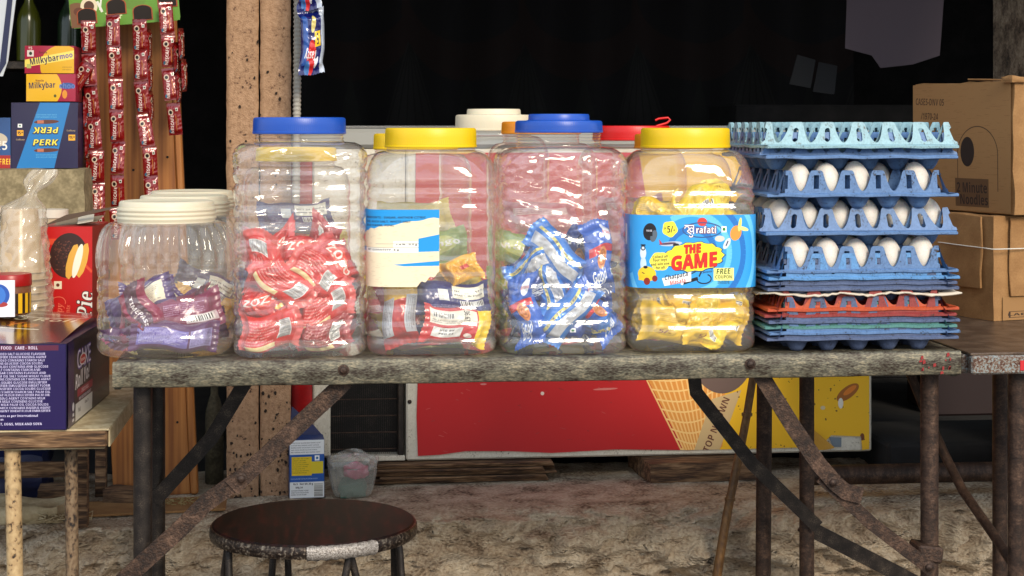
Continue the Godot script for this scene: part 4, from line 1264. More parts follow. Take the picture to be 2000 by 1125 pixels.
	for k in 8:
		var ring := PackedVector3Array()
		for i in 48:
			var a := -TAU * i / 48
			var r := 0.054 * cos(k / 7.0 * 1.5)
			ring.append(Vector3(r * cos(a), 0.074 + 0.016 * sin(k / 7.0 * 1.5) + 0.004 * sin(a * 7 + k), r * sin(a) * 0.85))
		lr.append(ring)
	skin(lidst, lr, true, 1)
	obj("lid", done(lidst), clear(0.16, Color(0.9, 0.9, 0.88), 0.12), cl2)
	tag(obj("sweet_pile", carton_mesh(Vector3(0.054, 0.030, 0.046), 0.006, 0.014, 77), std(Color(0.28, 0.42, 0.36), 0.7), null, Vector3(0.040, 0.300, -3.745)), "green lump at the bottom of the plastic punnet", "sweets")
	tag(obj("sweet_pile", carton_mesh(Vector3(0.040, 0.020, 0.034), 0.008, 0.016, 78), std(Color(0.78, 0.38, 0.50), 0.6), null, Vector3(0.048, 0.341, -3.742), Vector3(6, 35, 8)), "pink lump on top inside the plastic punnet", "sweets")

# ---------------------------------------------------------------- stool
func build_stool():
	var t := thing("round_stool", "round dark wooden stool with thin metal legs under the table", "stool", Vector3(-0.034, 0, -2.85), 8)
	var seat := lathe([Vector2(0.150, 0.432), Vector2(0.166, 0.432), Vector2(0.169, 0.436), Vector2(0.169, 0.447), Vector2(0.166, 0.4505), Vector2(0.12, 0.4502), Vector2(0.06, 0.4495), Vector2(0.0002, 0.449)], 72)
	obj("seat", seat, M.dark_wood, t)
	var band := lathe([Vector2(0.1665, 0.428), Vector2(0.1715, 0.4285), Vector2(0.1730, 0.433), Vector2(0.1726, 0.443), Vector2(0.1705, 0.4475), Vector2(0.1685, 0.448)], 72)
	obj("rim_band", band, surfaced(ramped([[M.n1, 0.3], [M.n2, 0.7]], [[0.3, Color(0.09, 0.06, 0.045)], [0.52, Color(0.18, 0.13, 0.10)], [0.62, Color(0.36, 0.31, 0.26)], [0.74, Color(0.60, 0.56, 0.50)]]), Vector3(6, 6, 6), 0.4, 0.5, M.n2, 0.08), t)
	var wrap := new_st()
	var rings := []
	for k in 16:
		var a := deg_to_rad(62 + k * 2.6)
		var c := Vector3(cos(a) * 0.170, 0.438, sin(a) * 0.170)
		var ring := PackedVector3Array()
		for i in 12:
			var q := TAU * i / 12
			var r := 0.0115 + 0.0012 * sin(k * 3.3 + i * 1.7)
			ring.append(c + Vector3(cos(a) * cos(q) * r * 0.6, sin(q) * r, sin(a) * cos(q) * r * 0.6))
		rings.append(ring)
	skin(wrap, rings, true, 1)
	obj("tape_wrap", done(wrap), surfaced(ramped([[M.n2, 0.5], [M.n3, 0.5]], [[0.3, Color(0.30, 0.26, 0.23)], [0.6, Color(0.72, 0.69, 0.66)]]), Vector3(9, 9, 9), 0.35, 0.3, M.n3, 0.1), t)
	for k in 4:
		var a := deg_to_rad(75 + k * 90)
		var top := Vector3(cos(a) * 0.150, 0.431, sin(a) * 0.150)
		for sgn in [-1, 1]:
			var foot := Vector3(cos(a + sgn * 0.20) * 0.175, 0.0, sin(a + sgn * 0.20) * 0.175)
			var mid := top.lerp(foot, 0.12) + Vector3(cos(a + sgn * 1.5) * 0.008, 0, sin(a + sgn * 1.5) * 0.008)
			obj("leg", tube([top, mid, foot], 0.0062, 10), M.dark_steel, t)
	var ring_pts := []
	for k in 49: ring_pts.append(Vector3(cos(TAU * k / 48) * 0.158, 0.16, sin(TAU * k / 48) * 0.158))
	obj("foot_ring", tube(ring_pts, 0.005, 8), M.dark_steel, t)

# ---------------------------------------------------------------- left side
func build_left_side():
	# wooden panel that carries the sachets
	var pn := thing("wooden_panel", "tall orange brown wooden panel behind the hanging coffee sachets", "panel", Vector3(-0.387, 0.297, -3.79))
	pn.rotation_degrees = Vector3(0, 0, 2.6)
	obj("board", box(Vector3(0.168, 1.72, 0.018), 0.002, Vector3(-0.012, 0.86, 0)), M.panel_wood, pn)
	obj("edge_strip", box(Vector3(0.016, 1.72, 0.026), 0.003, Vector3(0.0805, 0.86, 0.002)), M.panel_wood, pn)
	for p in [[0.03, 1.08], [0.055, 0.745], [-0.02, 0.72], [0.05, 0.16]]: obj("nail_hole", lathe([Vector2(0.0028, 0.0), Vector2(0.0024, 0.0012), Vector2(0.0002, 0.0014)], 8), M.black, pn, Vector3(p[0], p[1], 0.009), Vector3(90, 0, 0))
	# printed hanger card with arched openings
	var hc := thing("hanger_card", "green printed hanger card with arched cut-outs above the sachet strips", "card", Vector3(-0.44, 1.335, -3.675))
	hc.rotation_degrees = Vector3(0, 0, 5.0)
	var s := sheet(512, 512, Color(0.36, 0.55, 0.14))
	s.ell(30, 490, 80, 90, Color(0.45, 0.30, 0.18)); s.ell(90, 420, 40, 40, Color(0.86, 0.80, 0.68)); s.ell(90, 420, 24, 24, Color(0.30, 0.16, 0.08)); s.ell(40, 440, 24, 18, Color(0.36, 0.18, 0.09)); s.line([Vector2(130, 400), Vector2(150, 450)], 12, Color(0.85, 0.85, 0.8)); s.line([Vector2(150, 390), Vector2(140, 440)], 9, Color(0.85, 0.85, 0.8)); s.ell(300, 400, 60, 50, Color(0.36, 0.50, 0.14)); s.ell(360, 380, 26, 22, Color(0.5, 0.3, 0.14))
	for q in [[225, 470], [330, 486], [180, 458], [445, 465]]: s.ell(q[0], q[1], 14, 14, Color(0.78, 0.82, 0.60), 0, 6, 0.3)
	var card := PackedVector2Array([Vector2(-0.118, 0.24), Vector2(-0.118, 0.0), Vector2(-0.112, -0.006), Vector2(0.106, -0.006), Vector2(0.112, 0.0), Vector2(0.112, 0.24)])
	obj("card", plate(card, 0.002), std(Color(0.36, 0.55, 0.14), 0.5), hc)
	obj("print", face_mesh(0.228, 0.244), printed(s, 0.45), hc, Vector3(-0.003, 0.117, 0.0014))
	for a in [[-0.083, 0.018], [-0.020, 0.033], [0.034, 0.016], [0.088, 0.040]]:
		for k in 2:
			var w: float = [0.021, 0.0185][k]
			var p := PackedVector2Array([Vector2(-w, -0.016 + 0.002 * k), Vector2(w, -0.016 + 0.002 * k)])
			for q in 9: p.append(Vector2(cos(q / 8.0 * PI) * w, 0.006 + sin(q / 8.0 * PI) * w * 0.55))
			obj(["arch_edge", "arch_opening"][k], plate(p, 0.0012), [std(Color(0.62, 0.28, 0.12), 0.6), std(Color(0.10, 0.06, 0.04), 0.8)][k], hc, Vector3(a[0], a[1], 0.0025 + k * 0.0014))
	# sachet strips
	var ss := sheet(128, 256, Color(0.50, 0.045, 0.04))
	ss.rect(0, 0, 128, 26, Color(0.42, 0.05, 0.04)); ss.rect(0, 232, 128, 24, Color(0.44, 0.05, 0.04)); ss.rect(88, 40, 26, 26, Color(0.8, 0.75, 0.72)); ss.ell(101, 53, 7, 7, Color(0.2, 0.35, 0.15)); ss.ell(38, 74, 26, 24, Color(0.80, 0.70, 0.60)); ss.ell(38, 74, 16, 14, Color(0.10, 0.04, 0.03)); ss.text("NESCAFE", 44, 168, 30, Color(0.93, 0.86, 0.82), -84, 0.82); ss.rect(84, 100, 8, 120, Color(0.72, 0.42, 0.20)); ss.ell(18, 222, 10, 14, Color(0.25, 0.45, 0.55)); ss.text("CLASSIC", 104, 150, 10, Color(0.85, 0.7, 0.6), -84)
	var sm := printed(ss, 0.26, 0.8, 0.2)
	var sach := []
	for k in 3: sach.append(sachet_mesh(0.030, 0.069, 0.008, 40 + k))
	var strips := [
		[[-0.517, 1.301], [-0.515, 1.231], [-0.51, 1.162], [-0.505, 1.096], [-0.499, 1.027], [-0.498, 0.959], [-0.497, 0.892]],
		[[-0.466, 1.313], [-0.463, 1.247], [-0.46, 1.178], [-0.458, 1.113], [-0.456, 1.045], [-0.457, 0.975], [-0.457, 0.906]],
		[[-0.41, 1.304], [-0.409, 1.243], [-0.405, 1.173], [-0.398, 1.103], [-0.389, 1.035], [-0.386, 0.972]],
		[[-0.355, 1.341], [-0.35, 1.272], [-0.347, 1.201], [-0.338, 1.127]]]
	var names := ["leftmost strip of red coffee sachets hanging on the wooden panel", "second strip from the left of red hanging coffee sachets", "third strip from the left of red hanging coffee sachets", "short rightmost strip of four red hanging coffee sachets"]
	for i in 4:
		var t := thing("sachet_strip", names[i], "sachets", Vector3(strips[i][0][0], strips[i][0][1], -3.645), 0, "red coffee sachet strips")
		for k in strips[i].size():
			var p: Array = strips[i][k]
			var nxt: Array = strips[i][mini(k + 1, strips[i].size() - 1)]
			var lean := rad_to_deg(atan2(nxt[0] - p[0], p[1] - nxt[1])) if k < strips[i].size() - 1 else 4.0
			obj("sachet", sach[(i + k) % 3], sm, t, Vector3(p[0] - strips[i][0][0], p[1] - strips[i][0][1], 0.002 * sin(k * 2.0 + i)), Vector3([4, -6, 5, -3][(k + i) % 4], [8, -10, -4, 12, -14][(k * 2 + i) % 5], lean))
		if i == 0:
			obj("sachet", sach[1], sm, t, Vector3(-0.014, -0.085, 0.014), Vector3(0, -14, -32))
			for k in 4: obj("sachet", sach[k % 3], sm, t, Vector3(-0.006 + k * 0.003, -0.16 - k * 0.066, -0.012), Vector3(0, 72, 2))
		if i == 3:
			for k in 2: obj("sachet", sach[k], sm, t, Vector3(0.030 + k * 0.006, -0.055 - k * 0.066, -0.008), Vector3(0, 76, 4))
			for k in 2: obj("sachet", sach[k], sm, t, Vector3(0.020 + k * 0.005, -0.085 - k * 0.062, -0.004), Vector3(0, 80, 4))
		if i == 2:
			for k in 3: obj("sachet", sach[k], sm, t, Vector3(0.017 + k * 0.002, -0.02 - k * 0.066, -0.012), Vector3(0, 80, 2))

	# rack behind the small table
	var rk := thing("shelf_rack", "grey weathered wooden rack behind the small table", "rack", Vector3(-0.80, 0.297, -3.66))
	obj("shelf", box(Vector3(0.62, 0.024, 0.30), 0.003, Vector3(0, 0.49, 0)), M.old_wood, rk)
	for x in [-0.29, 0.29]:
		for z in [-0.13, 0.15]: obj("post", box(Vector3(0.024, 0.478, 0.024), 0.002, Vector3(x, 0.239, z)), M.old_wood, rk)
	obj("rail", box(Vector3(0.552, 0.030, 0.018), 0.002, Vector3(0, 0.118, 0.15)), M.old_wood, rk)
	# beige carton
	tag(obj("beige_box", carton_mesh(Vector3(0.34, 0.222, 0.24), 0.004, 0.006, 31), surfaced(ramped([[M.n1, 0.6], [M.n2, 0.4]], [[0.3, Color(0.44, 0.39, 0.28)], [0.7, Color(0.60, 0.54, 0.41)]]), Vector3(4, 4, 4), 0.8), null, Vector3(-0.680, 0.800, -3.66)), "stained beige box under the blue chocolate carton", "box")
	# blue chocolate carton, printed both ways up
	var c := thing("chocolate_carton", "blue and navy chocolate wafer carton with lettering upside down and upright", "carton", Vector3(-0.598, 1.024, -3.645))
	s = sheet(512, 512, Color(0.09, 0.06, 0.24))
	s.poly([Vector2(220, 0), Vector2(512 - 60, 0), Vector2(330, 512), Vector2(40, 512)], Color(0.10, 0.46, 0.72))
	for k in 2:
		var r := 180.0 * (1 - k); var y: float = [215, 310][k]
		s.text("PERK", 265, y + 4, 46, Color(0.05, 0.05, 0.25), r, 1.25, 0.2, "bold", 5); s.text("PERK", 265, y, 46, Color(0.93, 0.86, 0.30), r, 1.25, 0.2)
		s.ell(270, [150, 372][k], 96, 16, Color(0.36, 0.17, 0.12), -2); s.rect(200, [138, 360][k], 50, 24, Color(0.72, 0.42, 0.30)); s.prose(190, [95, 408][k], 160, 2, 18, 11, Color(0.45, 0.72, 0.85), ["MORE CHOCOLATE", "CRISPY WAFER"], 5 + k)
	s.rect(50, 165, 34, 30, Color(0.9, 0.9, 0.9)); s.ell(67, 180, 7, 7, Color(0.1, 0.4, 0.2)); s.rect(44, 215, 50, 44, Color(0.92, 0.66, 0.12)); s.rupee(56, 237, 22, INK); s.text("5*", 76, 237, 22, INK); s.rect(440, 250, 52, 46, Color(0.92, 0.66, 0.12)); s.rupee(452, 273, 22, INK); s.text("5*", 474, 273, 22, INK); s.text("Cadbury", 70, 290, 12, Color(0.7, 0.6, 0.4)); s.text("Cadbury", 460, 220, 12, Color(0.7, 0.6, 0.4))
	obj("carton", carton_mesh(Vector3(0.136, 0.137, 0.11), 0.001, 0.003, 41), std(Color(0.09, 0.06, 0.22), 0.45), c)
	obj("front_print", face_mesh(0.135, 0.136, 0.001), printed(s, 0.4, 0.3), c, Vector3(0, 0.0685, 0.0575), Vector3(0, 0, 0.0))
	# two yellow and pink bar boxes
	for k in 2:
		var b := thing("chocolate_box", ["lower yellow and pink milk chocolate box stacked above the blue carton", "upper yellow and pink milk chocolate box with slanted lettering"][k], "box", Vector3(-0.590 + 0.003 * (1 - k), 1.163 + k * 0.0585, -3.645), 0, "milk chocolate boxes")
		s = sheet(512, 256, Color(0.62, 0.06, 0.22))
		if k == 1:
			s.ell(390, 190, 230, 200, Color(0.86, 0.66, 0.08)); s.poly([Vector2(0, 200), Vector2(0, 130), Vector2(512, 40), Vector2(512, 120)], Color(0.92, 0.84, 0.40)); s.text("Milkybar", 205, 136, 58, Color(0.10, 0.08, 0.30), -9, 0.9); s.text("moo", 430, 96, 48, Color(0.35, 0.25, 0.60), -9); s.rect(24, 40, 70, 60, Color(0.85, 0.8, 0.78)); s.ell(60, 70, 16, 16, Color(0.15, 0.2, 0.15)); s.rect(20, 170, 46, 40, Color(0.7, 0.72, 0.4)); s.rupee(46, 20, 24, Color(0.9, 0.85, 0.8)); s.text("5", 68, 20, 26, Color(0.9, 0.85, 0.8)); s.text("Nestle", 190, 60, 20, Color(0.35, 0.1, 0.1)); s.prose(390, 200, 100, 2, 22, 12, Color(0.5, 0.35, 0.1), words, 82)
		else:
			s.ell(150, 130, 220, 200, Color(0.88, 0.68, 0.08)); s.text("Milkybar", 165, 112, 54, Color(0.10, 0.08, 0.30), -2, 0.88); s.ell(430, 110, 76, 30, Color(0.18, 0.30, 0.55)); s.text("choo", 425, 108, 52, Color(0.35, 0.45, 0.70)); s.text("Nestle", 140, 60, 20, Color(0.4, 0.12, 0.1)); s.ell(400, 190, 26, 40, Color(0.85, 0.55, 0.15)); s.ell(300, 205, 14, 14, Color(0.3, 0.3, 0.1))
		obj("carton", carton_mesh(Vector3(0.101, 0.0575, 0.09), 0.0008, 0.001, 51 + k), std(Color(0.62, 0.06, 0.22), 0.45), b)
		obj("front_print", face_mesh(0.100, 0.0565, 0.001), printed(s, 0.4, 0.3), b, Vector3(0, 0.02875, 0.0465))
	# small blue and red packet box at the frame's edge
	var sb := thing("snack_box", "small blue and red box at the left edge beside the chocolate carton", "box", Vector3(-0.712, 1.024, -3.62))
	s = sheet(256, 256, Color(0.14, 0.30, 0.52))
	s.ell(150, 110, 90, 40, Color(0.75, 0.70, 0.62)); s.rect(0, 190, 256, 66, Color(0.62, 0.12, 0.1)); s.rupee(186, 140, 44, Color(0.9, 0.88, 0.85)); s.text("5", 224, 140, 44, Color(0.9, 0.88, 0.85)); s.text("50% FREE", 190, 222, 30, Color(0.92, 0.75, 0.2), 0, 0.8)
	obj("carton", carton_mesh(Vector3(0.09, 0.105, 0.06), 0.0008, 0.001, 55), std(Color(0.14, 0.3, 0.5), 0.5), sb)
	obj("front_print", face_mesh(0.089, 0.104, 0.001), printed(s, 0.45, 0.2), sb, Vector3(0, 0.0525, 0.0318))
	# sign board at the top corner
	var sg := thing("sign_board", "slanting white and blue sign board at the top left corner", "sign", Vector3(-0.72, 0.81, -3.56))
	obj("backing", plate(PackedVector2Array([Vector2(-0.1, 0.40), Vector2(0.070, 0.40), Vector2(0.080, 0.43), Vector2(0.120, 0.75), Vector2(-0.1, 0.75)]), 0.004), std(Color(0.72, 0.74, 0.76), 0.5), sg, Vector3(0, 0, 0.142))
	obj("blue_band", plate(PackedVector2Array([Vector2(0.062, 0.40), Vector2(0.0765, 0.425), Vector2(0.092, 0.58), Vector2(0.082, 0.58)]), 0.001), std(Color(0.06, 0.10, 0.25), 0.5), sg, Vector3(0, 0, 0.1455))
	obj("pale_blue_band", plate(PackedVector2Array([Vector2(0.082, 0.58), Vector2(0.092, 0.58), Vector2(0.114, 0.745), Vector2(0.098, 0.745)]), 0.001), std(Color(0.10, 0.42, 0.60), 0.5), sg, Vector3(0, 0, 0.1455))
	obj("post", box(Vector3(0.02, 0.50, 0.012), 0.002, Vector3(-0.06, 0.22, 0.130)), M.dark_steel, sg)
	# bottles on a dim shelf behind
	var bs := thing("bottle_shelf", "dark shelf of bottles in the shop's left corner", "shelf", Vector3(-0.72, 0.297, -4.35))
	obj("shelf", box(Vector3(0.5, 0.02, 0.2), 0.002, Vector3(0, 0.965, 0)), M.dark_steel, bs)
	obj("shelf", box(Vector3(0.5, 0.02, 0.2), 0.002, Vector3(0, 1.27, 0)), M.dark_steel, bs)
	for x in [-0.24, 0.24]: obj("post", box(Vector3(0.02, 1.9, 0.2), 0.002, Vector3(x, 0.95, -0.002)), M.dark_steel, bs)
	var bottle := lathe([Vector2(0.026, 0), Vector2(0.030, 0.004), Vector2(0.030, 0.10), Vector2(0.024, 0.125), Vector2(0.012, 0.15), Vector2(0.011, 0.18), Vector2(0.014, 0.182), Vector2(0.014, 0.20), Vector2(0.0002, 0.201)], 20)
	for k in 3:
		tag(obj("bottle", bottle, std([Color(0.08, 0.22, 0.08), Color(0.22, 0.24, 0.06), Color(0.10, 0.16, 0.10)][k % 3], 0.2), null, Vector3(-0.86 + k * 0.10, 1.2725, -4.33)), ["leftmost dim green bottle on the dark shelf, next to the sign board", "middle dim bottle on the dark shelf above the chocolate boxes", "rightmost dim bottle on the dark shelf, next to the green card"][k], "bottle", "bottles on the dark shelf")

	# cake box on the small table
	var ck := thing("cake_box", "purple cake carton with its top flap lifting on the small table", "carton", Vector3(-0.583, 0.6295, -2.926), -3.0)
	obj("carton", carton_mesh(Vector3(0.34, 0.137, 0.355), 0.001, 0.002, 61), std(Color(0.07, 0.04, 0.20), 0.4), ck)
	s = sheet(1024, 420, Color(0.11, 0.04, 0.29))
	s.rect(560, 4, 430, 26, Color(0.35, 0.12, 0.22)); s.rect(300, 4, 240, 26, Color(0.35, 0.12, 0.22))
	s.text("PROPRIETARY FOOD   CAKE - ROLL", 740, 16, 15, Color(0.85, 0.82, 0.9), 0, 0.9)
	s.prose(572, 46, 380, 19, 15.6, 11, Color(0.80, 0.78, 0.88), words, 91, "bold")
	s.text("Numbers in brackets as per International", 740, 352, 11, Color(0.82, 0.8, 0.9)); s.text("Numbering System", 660, 370, 11, Color(0.82, 0.8, 0.9)); s.text("CONTAINS WHEAT, EGGS, MILK AND SOYA", 745, 392, 12, Color(0.85, 0.83, 0.92))
	for x in [300, 400, 480, 540]: s.rect(x, 30, 3, 250, Color(0.8, 0.78, 0.88))
	for y in [30, 56, 92, 280]: s.rect(300, y, 242, 3, Color(0.8, 0.78, 0.88))
	for k in 12: s.text(["7.3 g", "0.5 g", "47.2", "30.0", "9.4", "43.2", "120", "4.2", "18.2 g", "2.4", "26.7", "3.8"][k], 445, 104 + k * 14.6, 11, Color(0.85, 0.83, 0.92)); s.text(["11", "1", "12", "2", "4", "7", "3", "9", "2", "1", "5", "6"][k], 510, 104 + k * 14.6, 11, Color(0.85, 0.83, 0.92))
	s.prose(10, 100, 270, 12, 15, 11, Color(0.80, 0.78, 0.88), words, 92); s.text("For nutrition purpose only", 400, 310, 12, Color(0.85, 0.83, 0.92)); s.text("BAKERY INDUSTRIES", 440, 345, 13, Color(0.85, 0.83, 0.92)); s.text("OXFORD STREET, WEST BENGAL", 420, 368, 12, Color(0.85, 0.83, 0.92))
	obj("front_print", face_mesh(0.338, 0.135, 0.001), printed(s, 0.35, 0.4), ck, Vector3(0, 0.0685, 0.1798))
	s = sheet(1024, 420, Color(0.05, 0.03, 0.12))
	s.rect(0, 0, 130, 420, Color(0.12, 0.05, 0.30)); s.poly([Vector2(200, 250), Vector2(1024, 220), Vector2(1024, 350), Vector2(200, 330)], Color(0.22, 0.06, 0.12)); s.text("CAKE", 360, 110, 92, Color(0.35, 0.25, 0.65), 0, 1.1, 0, "plain", 7); s.text("CAKE", 360, 110, 92, Color(0.90, 0.89, 0.93), 0, 1.1, 0, "plain"); s.ell(330, 120, 76, 30, Color(0.9, 0.88, 0.9)); s.ell(330, 120, 66, 23, Color(0.75, 0.12, 0.14)); s.text("Britannia", 330, 120, 16, Color(0.95, 0.9, 0.9)); s.text("Roll Yo!", 320, 206, 74, Color(0.93, 0.92, 0.95), -3, 0.9, 0.2)
	s.rect(200, 258, 360, 40, Color(0.60, 0.10, 0.22)); s.text("CHOCO ROLL", 380, 278, 20, Color(0.9, 0.8, 0.82)); s.text("100% VEGETARIAN PRODUCT", 380, 312, 15, Color(0.85, 0.83, 0.9)); s.rect(160, 326, 400, 88, Color(0.86, 0.86, 0.86)); s.text("B.No. 24", 420, 352, 15, INK); s.text("Pkd", 250, 366, 22, Color(0.3, 0.3, 0.35)); s.ell(110, 330, 22, 22, Color(0.9, 0.9, 0.93)); s.rect(96, 362, 34, 16, Color(0.85, 0.85, 0.9)); s.rect(90, 390, 44, 14, Color(0.85, 0.85, 0.9))
	obj("side_print", face_mesh(0.353, 0.135, 0.001), printed(s, 0.35, 0.4), ck, Vector3(0.1722, 0.0685, 0), Vector3(0, 90, 0))
	s = sheet(512, 512, Color(0.34, 0.20, 0.10))
	s.rect(0, 380, 512, 132, Color(0.55, 0.40, 0.14)); s.rect(400, 0, 112, 512, Color(0.30, 0.10, 0.09)); s.text("Choco Roll", 330, 180, 50, Color(0.90, 0.85, 0.70), 0, 0.9, 0.2); s.text("Cake Yo", 260, 270, 64, Color(0.85, 0.45, 0.16), 0, 0.9, 0.2); s.ring(380, 110, 120, 40, 10, Color(0.9, 0.86, 0.76)); s.text("Britannia", 210, 110, 34, Color(0.86, 0.8, 0.6)); s.line([Vector2(200, 330), Vector2(420, 330)], 10, Color(0.9, 0.86, 0.76)); s.ell(70, 330, 50, 70, Color(0.62, 0.46, 0.2))
	var lid := new_st()
	lid.set_smooth_group(1)
	var lp := func(i: int, j: int) -> Vector3:
		var a := i / 14.0; var b := j / 14.0
		return Vector3(-0.165 + a * 0.322, 0.1395 + 0.019 * sin(b * PI * 0.62) * (1.0 - 0.35 * a) + 0.004 * sin(a * 5.0), 0.178 - b * 0.345)
	for i in 14:
		for j in 14: quad(lid, lp.call(i, j), lp.call(i + 1, j), lp.call(i + 1, j + 1), lp.call(i, j + 1), Vector2(i / 14.0, 1 - j / 14.0), Vector2((i + 1) / 14.0, 1 - j / 14.0), Vector2((i + 1) / 14.0, 1 - (j + 1) / 14.0), Vector2(i / 14.0, 1 - (j + 1) / 14.0))
	obj("top_flap", done(lid), printed(s, 0.18, 0.8), ck)

	# red pie carton
	var pie := thing("pie_carton", "red choco pie carton standing on end with open flaps", "carton", Vector3(-0.498, 0.6295, -3.335), -4.0)
	obj("carton", carton_mesh(Vector3(0.098, 0.293, 0.15), 0.001, 0.0015, 65), std(Color(0.58, 0.05, 0.05), 0.45), pie)
	s = sheet(340, 1024, Color(0.74, 0.05, 0.05))
	s.rect(0, 78, 110, 40, Color(0.85, 0.28, 0.16)); s.line([Vector2(250, 210), Vector2(340, 300)], 18, Color(0.85, 0.28, 0.16))
	s.ell(185, 190, 122, 150, Color(0.20, 0.09, 0.07), 8)
	var g := RandomNumberGenerator.new(); g.seed = 3
	for k in 160: s.ell(95 + g.randf() * 110, 90 + g.randf() * 200, g.randf_range(2, 8), g.randf_range(2, 5), [Color(0.42, 0.24, 0.18), Color(0.12, 0.05, 0.04), Color(0.30, 0.15, 0.11)][k % 3], g.randf() * 180)
	s.ell(210, 230, 34, 118, Color(0.88, 0.66, 0.26), 14, 9, 0.03); s.ell(278, 222, 30, 116, Color(0.88, 0.66, 0.26), 14, 9, 0.03); s.ell(245, 226, 24, 116, Color(0.95, 0.92, 0.84), 14)
	s.rect(90, 360, 52, 52, Color(0.90, 0.85, 0.74)); s.ell(116, 386, 11, 11, Color(0.40, 0.16, 0.08))
	s.text("Happy", 128, 590, 40, Color(0.86, 0.42, 0.32), -84, 0.9, 0.15, "serif"); s.text("Moments", 176, 600, 28, Color(0.86, 0.42, 0.32), -84, 0.9, 0.15, "serif"); s.ring(120, 500, 46, 36, 5, Color(0.86, 0.42, 0.32), 150, 380); s.line([Vector2(78, 500), Vector2(84, 680)], 5, Color(0.86, 0.42, 0.32))
	s.text("Choco Pie", 272, 700, 96, Color(0.30, 0.10, 0.05), -84, 0.85, 0.12, "serif", 6); s.text("Choco Pie", 272, 700, 96, Color(0.95, 0.92, 0.88), -84, 0.85, 0.12, "serif")
	obj("front_print", face_mesh(0.0972, 0.291, 0.001), printed(s, 0.4, 0.3), pie, Vector3(0, 0.1465, 0.0766))
	obj("flap", plate(PackedVector2Array([Vector2(-0.047, 0), Vector2(0.100, 0.036), Vector2(0.102, 0.039), Vector2(0.0, 0.022)]), 0.004), std(Color(0.34, 0.27, 0.22), 0.8), pie, Vector3(0, 0.293, 0.07))
	obj("flap", box(Vector3(0.085, 0.0015, 0.06), 0.0003), std(Color(0.52, 0.46, 0.38), 0.8), pie, Vector3(0.01, 0.300, 0.02), Vector3(8, 0, 6))
	obj("flap", box(Vector3(0.03, 0.0015, 0.05), 0.0003), std(Color(0.75, 0.72, 0.66), 0.7), pie, Vector3(0.03, 0.305, 0.045), Vector3(12, 10, 10))

	# inverted cups in a bag
	var cup := thing("cup_stack", "tall stack of upturned clear plastic cups under a twisted bag", "cups", Vector3(-0.572, 0.6295, -3.20))
	var cm := std(Color(0.70, 0.60, 0.46), 0.22)
	var cupmesh := lathe([Vector2(0.0485, 0.0), Vector2(0.050, 0.0015), Vector2(0.0485, 0.003), Vector2(0.045, 0.0035), Vector2(0.0435, 0.02), Vector2(0.0425, 0.0215), Vector2(0.032, 0.115), Vector2(0.030, 0.118), Vector2(0.0002, 0.117)], 40)
	for k in 18: obj("cup", cupmesh, cm, cup, Vector3(sin(k * 1.7) * 0.0012 - k * 0.0003, k * 0.0125, cos(k * 2.3) * 0.001))
	var bag := new_st()
	var br := []
	var bn := FastNoiseLite.new(); bn.seed = 71; bn.frequency = 30.0; bn.fractal_type = FastNoiseLite.FRACTAL_RIDGED; bn.fractal_octaves = 2
	for k in 56:
		var f := k / 55.0
		var y := 0.140 + f * 0.262
		var r: float
		if f < 0.72: r = lerpf(0.052, 0.0375, f / 0.72)
		elif f < 0.84: r = lerpf(0.0375, 0.007, smoothstep(0.72, 0.84, f))
		else: r = 0.007 + 0.016 * sin((f - 0.84) / 0.16 * 2.4)
		var ring := PackedVector3Array()
		for i in 64:
			var a := -TAU * i / 64
			var q := r * (1.0 + 0.15 * bn.get_noise_3d(cos(a) * 0.06, y * 0.8, sin(a) * 0.06) + (0.25 * sin(a * 5 + y * 60) if f > 0.8 else 0.0))
			ring.append(Vector3(q * cos(a) + maxf(0.0, f - 0.74) * 0.16, y, q * sin(a)))
		br.append(ring)
	skin(bag, br, true, 1)
	obj("bag", done(bag), clear(0.22, Color(0.93, 0.88, 0.80), 0.09), cup)

	# little jar with striped label on the cake box
	var lj := thing("spread_jar", "small jar with red lid and yellow striped label on the cake carton", "jar", Vector3(-0.555, 0.7875, -2.985))
	s = sheet(512, 128, Color(0.88, 0.68, 0.10))
	for k in 16: s.rect(k * 32, 0, 14, 128, Color(0.16, 0.08, 0.05))
	obj("body", lathe([Vector2(0.030, 0), Vector2(0.034, 0.003), Vector2(0.034, 0.052), Vector2(0.031, 0.058)], 40), std(Color(0.45, 0.28, 0.18), 0.2), lj)
	obj("label", lathe([Vector2(0.0345, 0.004), Vector2(0.0345, 0.038)], 40), printed(s, 0.4), lj)
	obj("lid", lathe([Vector2(0.033, 0.050), Vector2(0.0355, 0.050), Vector2(0.0358, 0.052), Vector2(0.0355, 0.068), Vector2(0.034, 0.070), Vector2(0.0002, 0.070)], 48), std(Color(0.60, 0.05, 0.05), 0.35), lj)
	var wc := thing("white_card", "white card with a blue shape leaning on the small striped jar", "card", Vector3(-0.575, 0.7900, -2.915), 4)
	s = sheet(256, 320, Color(0.86, 0.87, 0.90))
	s.ell(170, 130, 60, 100, Color(0.14, 0.32, 0.66)); s.ell(180, 210, 40, 24, Color(0.62, 0.20, 0.20)); s.ell(165, 130, 44, 80, Color(0.22, 0.45, 0.78))
	obj("card", box(Vector3(0.080, 0.062, 0.002), 0.0004, Vector3(0, 0.031, 0)), std(Color(0.86, 0.87, 0.9), 0.5), wc)
	obj("print", face_mesh(0.079, 0.061), printed(s, 0.4), wc, Vector3(0, 0.031, 0.0016))
	# clear jar and white tub on the rack shelf
	var oj := thing("sweet_jar", "clear jar with orange label and white lid on the rack", "jar", Vector3(-0.672, 0.6295, -3.37), 0)
	obj("body", lathe([Vector2(0.050, 0), Vector2(0.056, 0.006), Vector2(0.056, 0.27), Vector2(0.046, 0.305), Vector2(0.045, 0.315)], 48), clear(0.18, Color(0.9, 0.88, 0.82), 0.08), oj)
